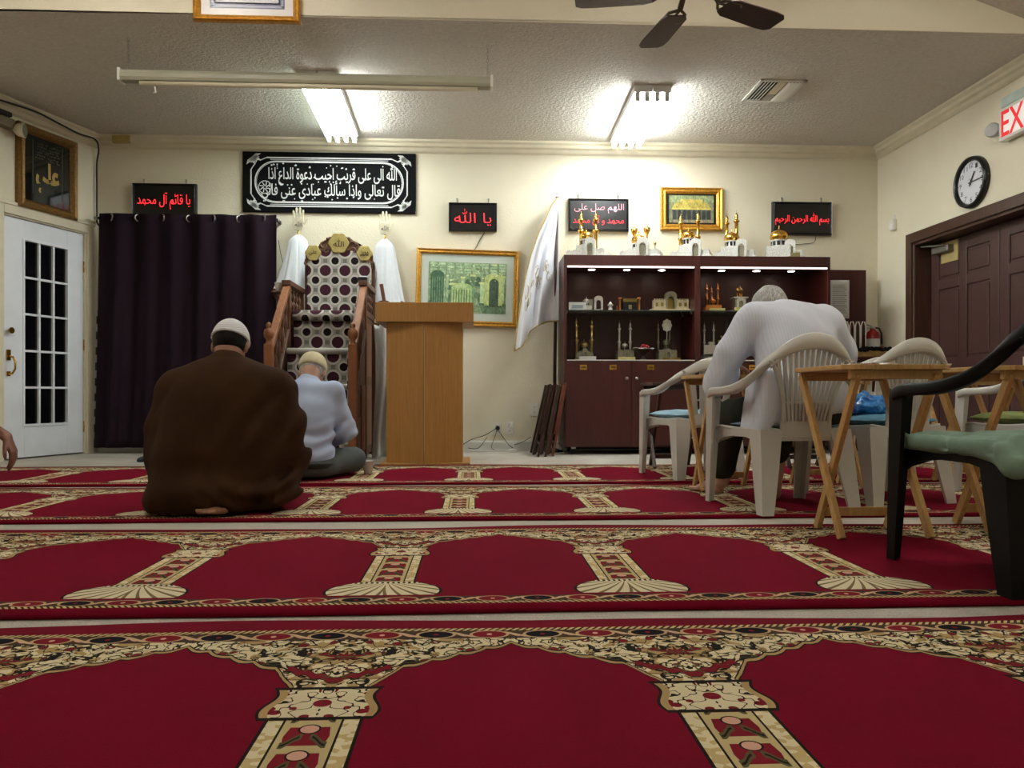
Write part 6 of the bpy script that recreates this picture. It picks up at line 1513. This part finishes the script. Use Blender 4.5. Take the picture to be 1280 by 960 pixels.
    hr = cap_mesh(hc, R, (.0815, .1005, .098), -.066); hcv = Vector(hc); f = R @ Vector((0, 1, 0)); n = R @ Vector((0, 0, 1))
    hr.cut(lambda X, Y, Z: ((X - hcv.x) * f.x + (Y - hcv.y) * f.y + (Z - hcv.z) * f.z) - .012 - .9 * np.maximum(0, ((X - hcv.x) * n.x + (Y - hcv.y) * n.y + (Z - hcv.z) * n.z)))
    hr.mb().build('hair', hair_c, t)
    kc = cap_mesh(hc, R @ RX_(-.10), (.0875, .107, .108), .0); kc.mb().build('skull_cap', hat_c, t)
    cb_ = cap_mesh(hc, R @ RX_(-.10), (.0895, .109, .110), -.006, flat=.010); cb_.mb().build('cap_band', hat_c, t)
    if not free_hand:
        cl = SDF((-.12, -.16, .60), (.12, .12, .74), .005); cl.cap((0, -.03, .655), (0, -.012, .700), .074, .067, .01); cl.cut(lambda X, Y, Z: .665 - Z); cl.cut(lambda X, Y, Z: Z - .705 - .1 * Y); cl.mb().build('collar', mat('grey_collar_%d' % len(bpy.data.materials), (150, 146, 150), .8), t)
    return t
m_robe = mat('brown_wool_robe', (52, 31, 14), .95, var=.18, scale=6, bmp=.25, bscale=240, bdist=.0015)
m_robe2 = mat('grey_wool_robe', (84, 82, 80), .9, bmp=.2, bscale=240, bdist=.0015)
m_kufi, b = newmat('white_knitted_cap'); x, y, z = coords(); k = esin(z * 900) * .5 + .5
setc(b, ramp(k, [(.2, srgb(196, 196, 200)), (.7, srgb(236, 236, 240))])); b.inputs['Roughness'].default_value = .85; bump(b, k, .4, .002)
m_cap2 = mat('cream_quilted_cap', (208, 200, 168), .85, var=.08, scale=40, bmp=.5, bscale=120, bdist=.002)
m_blackhair = hairmat('black_hair', (8, 7, 7), (26, 23, 23)); m_blackhair.node_tree.nodes['Principled BSDF'].inputs['Specular IOR Level'].default_value = .15; m_greyhair = hairmat('grey_hair', (112, 110, 106), (190, 188, 184))
q = F(288, 636)
kneeling('kneeling man in a wide brown robe and white skull cap, seen from behind', (q.x - .015, 3.80, .013), m_skin_a, m_robe, m_kufi, m_blackhair, girth=.99)
kneeling('kneeling person in grey at the left photo edge, only one hand in view', (-3.10, 4.42, 0), m_skin_c, m_robe2, m_kufi, m_blackhair, free_hand=True, girth=.8)

# ------------------------------------------------------------------ man in the light blue shirt, cross-legged
def shirtmat(name, a, b_, f, amp=.5):
    m, b = newmat(name); x, y, z = coords(); s = esin(x * f) * .5 + .5
    setc(b, mixc(s * amp + nse(None, 7, 3) * (1 - amp), srgb(*a), srgb(*b_))); b.inputs['Roughness'].default_value = .8; bump(b, nse(None, 260, 2), .12, .001); return m
m_blue = shirtmat('light_blue_shirt_cloth', (168, 184, 216), (190, 204, 232), 30, .1)
m_stripe = shirtmat('striped_grey_shirt_cloth', (196, 202, 216), (212, 217, 230), 520, .5)
m_trousers = mat('grey_trousers', (86, 92, 92), .85, bmp=.15, bscale=220, bdist=.001); m_olive = mat('dark_olive_trousers', (46, 46, 38), .85, bmp=.15, bscale=220, bdist=.001)
t = thing('person', 'man in light blue shirt and cream cap sitting cross-legged facing the pulpit', 'person', (-1.065, 5.0, .013), -.06)
B = SDF((-.48, -.25, -.01), (.48, .62, .86), .0065); hc = (.0, .19, .675)
R, w = head(B, hc, .95, 0, (0, .09, .58)); eyes(t, w)
B.ell((0, 0, .15), (.14, .1, .11), .05).ell((0, .02, .33), (.13, .085, .15), .05).ell((0, .06, .48), (.16, .09, .11), .05)
for s_ in (-1, 1):
    B.chain([(s_ * .09, .03, .11), (s_ * .245, .27, .10)], [.075, .055], .03).chain([(s_ * .245, .27, .10), (-s_ * .05, .37, .07)], [.05, .035], .03); foot(B, (-s_ * .04, .36, .03 + .03 * (s_ > 0)), (-s_ * 1, .1, 0), s_)
    B.chain([(s_ * .15, .08, .54), (s_ * .215, .13, .30), (s_ * .09, .33, .2)], [.042, .036, .026], .02); hand(B, (s_ * .085, .335, .198), (-s_ * .35, .8, -.25), (s_ * .2, .2, 1), -s_, .3)
B.cut(lambda X, Y, Z: .016 - Z); B.mb().build('body', m_skin_b, t)
Sh = SDF((-.36, -.22, .02), (.36, .46, .72), .008)
Sh.ell((0, -.005, .14), (.19, .14, .13), .06).ell((0, .005, .30), (.185, .135, .2), .08).ell((0, .06, .47), (.21, .125, .15), .08).cap((-.15, .085, .545), (.15, .085, .545), .068, None, .05).cap((0, .09, .55), (0, .115, .605), .09, .068, .04)
for s_ in (-1, 1): Sh.chain([(s_ * .165, .085, .535), (s_ * .23, .135, .30), (s_ * .10, .32, .215)], [.075, .062, .045], .03)
a1 = waves(31, 10, 24, (.6, .6, 1.2)); a2 = waves(32, 8, 60, (.5, .5, 1.2))
Sh.disp(lambda X, Y, Z: .009 * a1(X, Y, Z) + .003 * a2(X, Y, Z) + .009 * np.sin(70 * (Z - .28 * X) + 3 * np.sin(14 * X)) * np.clip(1 - np.abs(Z - .25) * 6, 0, 1) * np.clip(.5 + 4 * X, 0, 1)); Sh.cut(lambda X, Y, Z: .100 - .05 * np.clip(Y, -.1, .2) - Z); Sh.mb().build('shirt', m_blue, t)
cl = SDF((-.12, -.02, .54), (.12, .24, .70), .005); cl.cap((0, .088, .585), (0, .118, .628), .070, .064, .01); cl.cut(lambda X, Y, Z: .59 - .3 * (Y - .1) - Z); cl.cut(lambda X, Y, Z: Z - .628 + .4 * (Y - .1)); cl.mb().build('collar', m_blue, t)
Tr = SDF((-.46, -.24, -.01), (.46, .52, .26), .008)
Tr.ell((0, -.005, .085), (.195, .145, .10), .05)
for s_ in (-1, 1): Tr.chain([(s_ * .1, .03, .1), (s_ * .248, .27, .10)], [.10, .075], .05).chain([(s_ * .248, .27, .095), (s_ * .02, .37, .065)], [.07, .052], .04)
Tr.disp(lambda X, Y, Z: .005 * a1(X * 1.2, Y * 1.2, Z) + .002 * a2(X, Y, Z)); Tr.cut(lambda X, Y, Z: .015 - Z); Tr.mb().build('trousers', m_trousers, t)
Be = SDF((-.24, -.2, .03), (.24, .2, .15), .006); Be.ell((0, -.005, .115), (.203, .153, .14), .01); Be.cut(lambda X, Y, Z: .066 - .05 * np.clip(Y, -.1, .2) - Z); Be.cut(lambda X, Y, Z: Z - (.102 - .05 * np.clip(Y, -.1, .2))); Be.mb().build('belt', m_black, t)
hr = cap_mesh(hc, R, (.0805, .0995, .0975), -.07); hcv = Vector(hc); f2 = R @ Vector((0, 1, 0)); n2 = R @ Vector((0, 0, 1)); hr.cut(lambda X, Y, Z: ((X - hcv.x) * f2.x + (Y - hcv.y) * f2.y + (Z - hcv.z) * f2.z) - .0); hr.mb().build('hair', m_greyhair, t)
K = SDF(np.array(hc) - .17, np.array(hc) + .17, .005); Rk = R @ RX_(.42); kk = lambda x, y, z: tuple(Vector(hc) + Rk @ Vector((x, y, z)))
K.ell(kk(0, -.008, .060), (.086, .104, .075), .02, Rk).ell(kk(0, -.008, .03), (.089, .107, .055), .02, Rk); n3 = Rk @ Vector((0, 0, 1)); K.cut(lambda X, Y, Z: .016 - ((X - hc[0]) * n3.x + (Y - hc[1]) * n3.y + (Z - hc[2]) * n3.z)); K.mb().build('cap', m_cap2, t)

# ------------------------------------------------------------------ grey haired man on the white chair
t = thing('person', 'grey haired man in striped shirt bent over a tray table on a white chair', 'person', (1.545, 3.64, .0), .06)
B = SDF((-.45, -.30, -.01), (.45, .82, 1.16), .0068); hc = (.0, .33, .985)
R, w = head(B, hc, .7, .12, (0, .21, .90), 1.04); eyes(t, w, 1.04)
B.ell((0, -.03, .50), (.15, .11, .1), .05).ell((0, .03, .66), (.14, .1, .15), .05).ell((0, .12, .82), (.17, .1, .13), .05)
LK, RK = (-.17, .40, .44), (.10, .40, .45); LA_, RA_ = (-.20, .47, .085), (-.01, .26, .085)
B.chain([(-.09, -.02, .47), LK, LA_], [.078, .058, .036], .03).chain([(.09, -.02, .47), RK, RA_], [.078, .058, .036], .03)
foot(B, (-.20, .50, .012), (-.15, -1, 0) if False else (-.25, .97, 0), 1); foot(B, (-.01, .24, .012), (.1, .95, 0), -1)
for s_ in (-1, 1):
    B.chain([(s_ * .17, .15, .875), (s_ * .30, .19, .63), (s_ * .12, .50, .69)], [.046, .038, .028], .02); hand(B, (s_ * .115, .505, .69), (-s_ * .4, .85, -.1), (0, .05, 1), -s_, .3)
B.cut(lambda X, Y, Z: .015 - Z); B.mb().build('body', m_skin_a, t)
Sh = SDF((-.46, -.30, .28), (.46, .62, 1.06), .0085)
Sh.ell((0, -.04, .52), (.205, .16, .13), .06).ell((0, .02, .68), (.215, .155, .2), .1).ell((0, .10, .84), (.235, .135, .15), .1).cap((-.16, .13, .89), (.16, .13, .89), .085, None, .06).cap((0, .14, .92), (0, .19, .955), .09, .07, .05)
for s_ in (-1, 1): Sh.chain([(s_ * .20, .13, .875), (s_ * .275, .15, .75), (s_ * (.315 if s_ < 0 else .295), .19, .615), (s_ * .17, .43, .67)], [.092, .082, .074, .05], .04)
# shirt tail hanging over the side of the seat
Sh.rbox((-.255, -.09, .50), (.028, .12, .135), .02, .05, Matrix.Rotation(.12, 4, 'Y'))
Sh.rbox((-.20, -.14, .52), (.07, .05, .12), .03, .06)
a1 = waves(41, 10, 20, (1, 1, .5)); a2 = waves(42, 8, 55, (1, 1, .5))
Sh.disp(lambda X, Y, Z: .010 * a1(X, Y, Z) + .004 * a2(X, Y, Z) + .009 * np.sin(38 * (np.abs(X) + .45 * Z)) * np.clip((np.abs(X) - .12) * 6, 0, 1)); Sh.cut(lambda X, Y, Z: .36 - .2 * (Y + .1) - Z + .5 * np.clip(Y - .2, 0, 1)); Sh.mb().build('shirt', m_stripe, t)
cl = SDF((-.13, .04, .86), (.13, .34, 1.05), .005); cl.cap((0, .165, .925), (0, .215, .965), .078, .068, .01); cl.cut(lambda X, Y, Z: .93 - .3 * (Y - .18) - Z); cl.cut(lambda X, Y, Z: Z - .978 + .5 * (Y - .2)); cl.mb().build('collar', m_stripe, t)
Tr = SDF((-.36, -.26, .05), (.36, .60, .62), .009)
Tr.ell((0, -.03, .475), (.19, .15, .095), .05).chain([(-.09, -.02, .47), LK, (-.205, .46, .17)], [.098, .078, .072], .04).chain([(.09, -.02, .47), RK, (.01, .28, .26)], [.098, .08, .068], .04)
Tr.disp(lambda X, Y, Z: .006 * a1(X, Y, Z) + .002 * a2(X, Y, Z)); Tr.mb().build('trousers', m_olive, t)
hr = cap_mesh(hc, R, (.085, .105, .104), -.085); hcv3 = Vector(hc); f4 = R @ Vector((0, 1, 0)); n4 = R @ Vector((0, 0, 1))
hr.cut(lambda X, Y, Z: ((X - hcv3.x) * f4.x + (Y - hcv3.y) * f4.y + (Z - hcv3.z) * f4.z) - .02 - .8 * np.maximum(0, ((X - hcv3.x) * n4.x + (Y - hcv3.y) * n4.y + (Z - hcv3.z) * n4.z)))
a4 = waves(44, 12, 120, (1, .5, .5)); hr.disp(lambda X, Y, Z: .0018 * a4(X, Y, Z)); hr.mb().build('hair', m_greyhair, t)
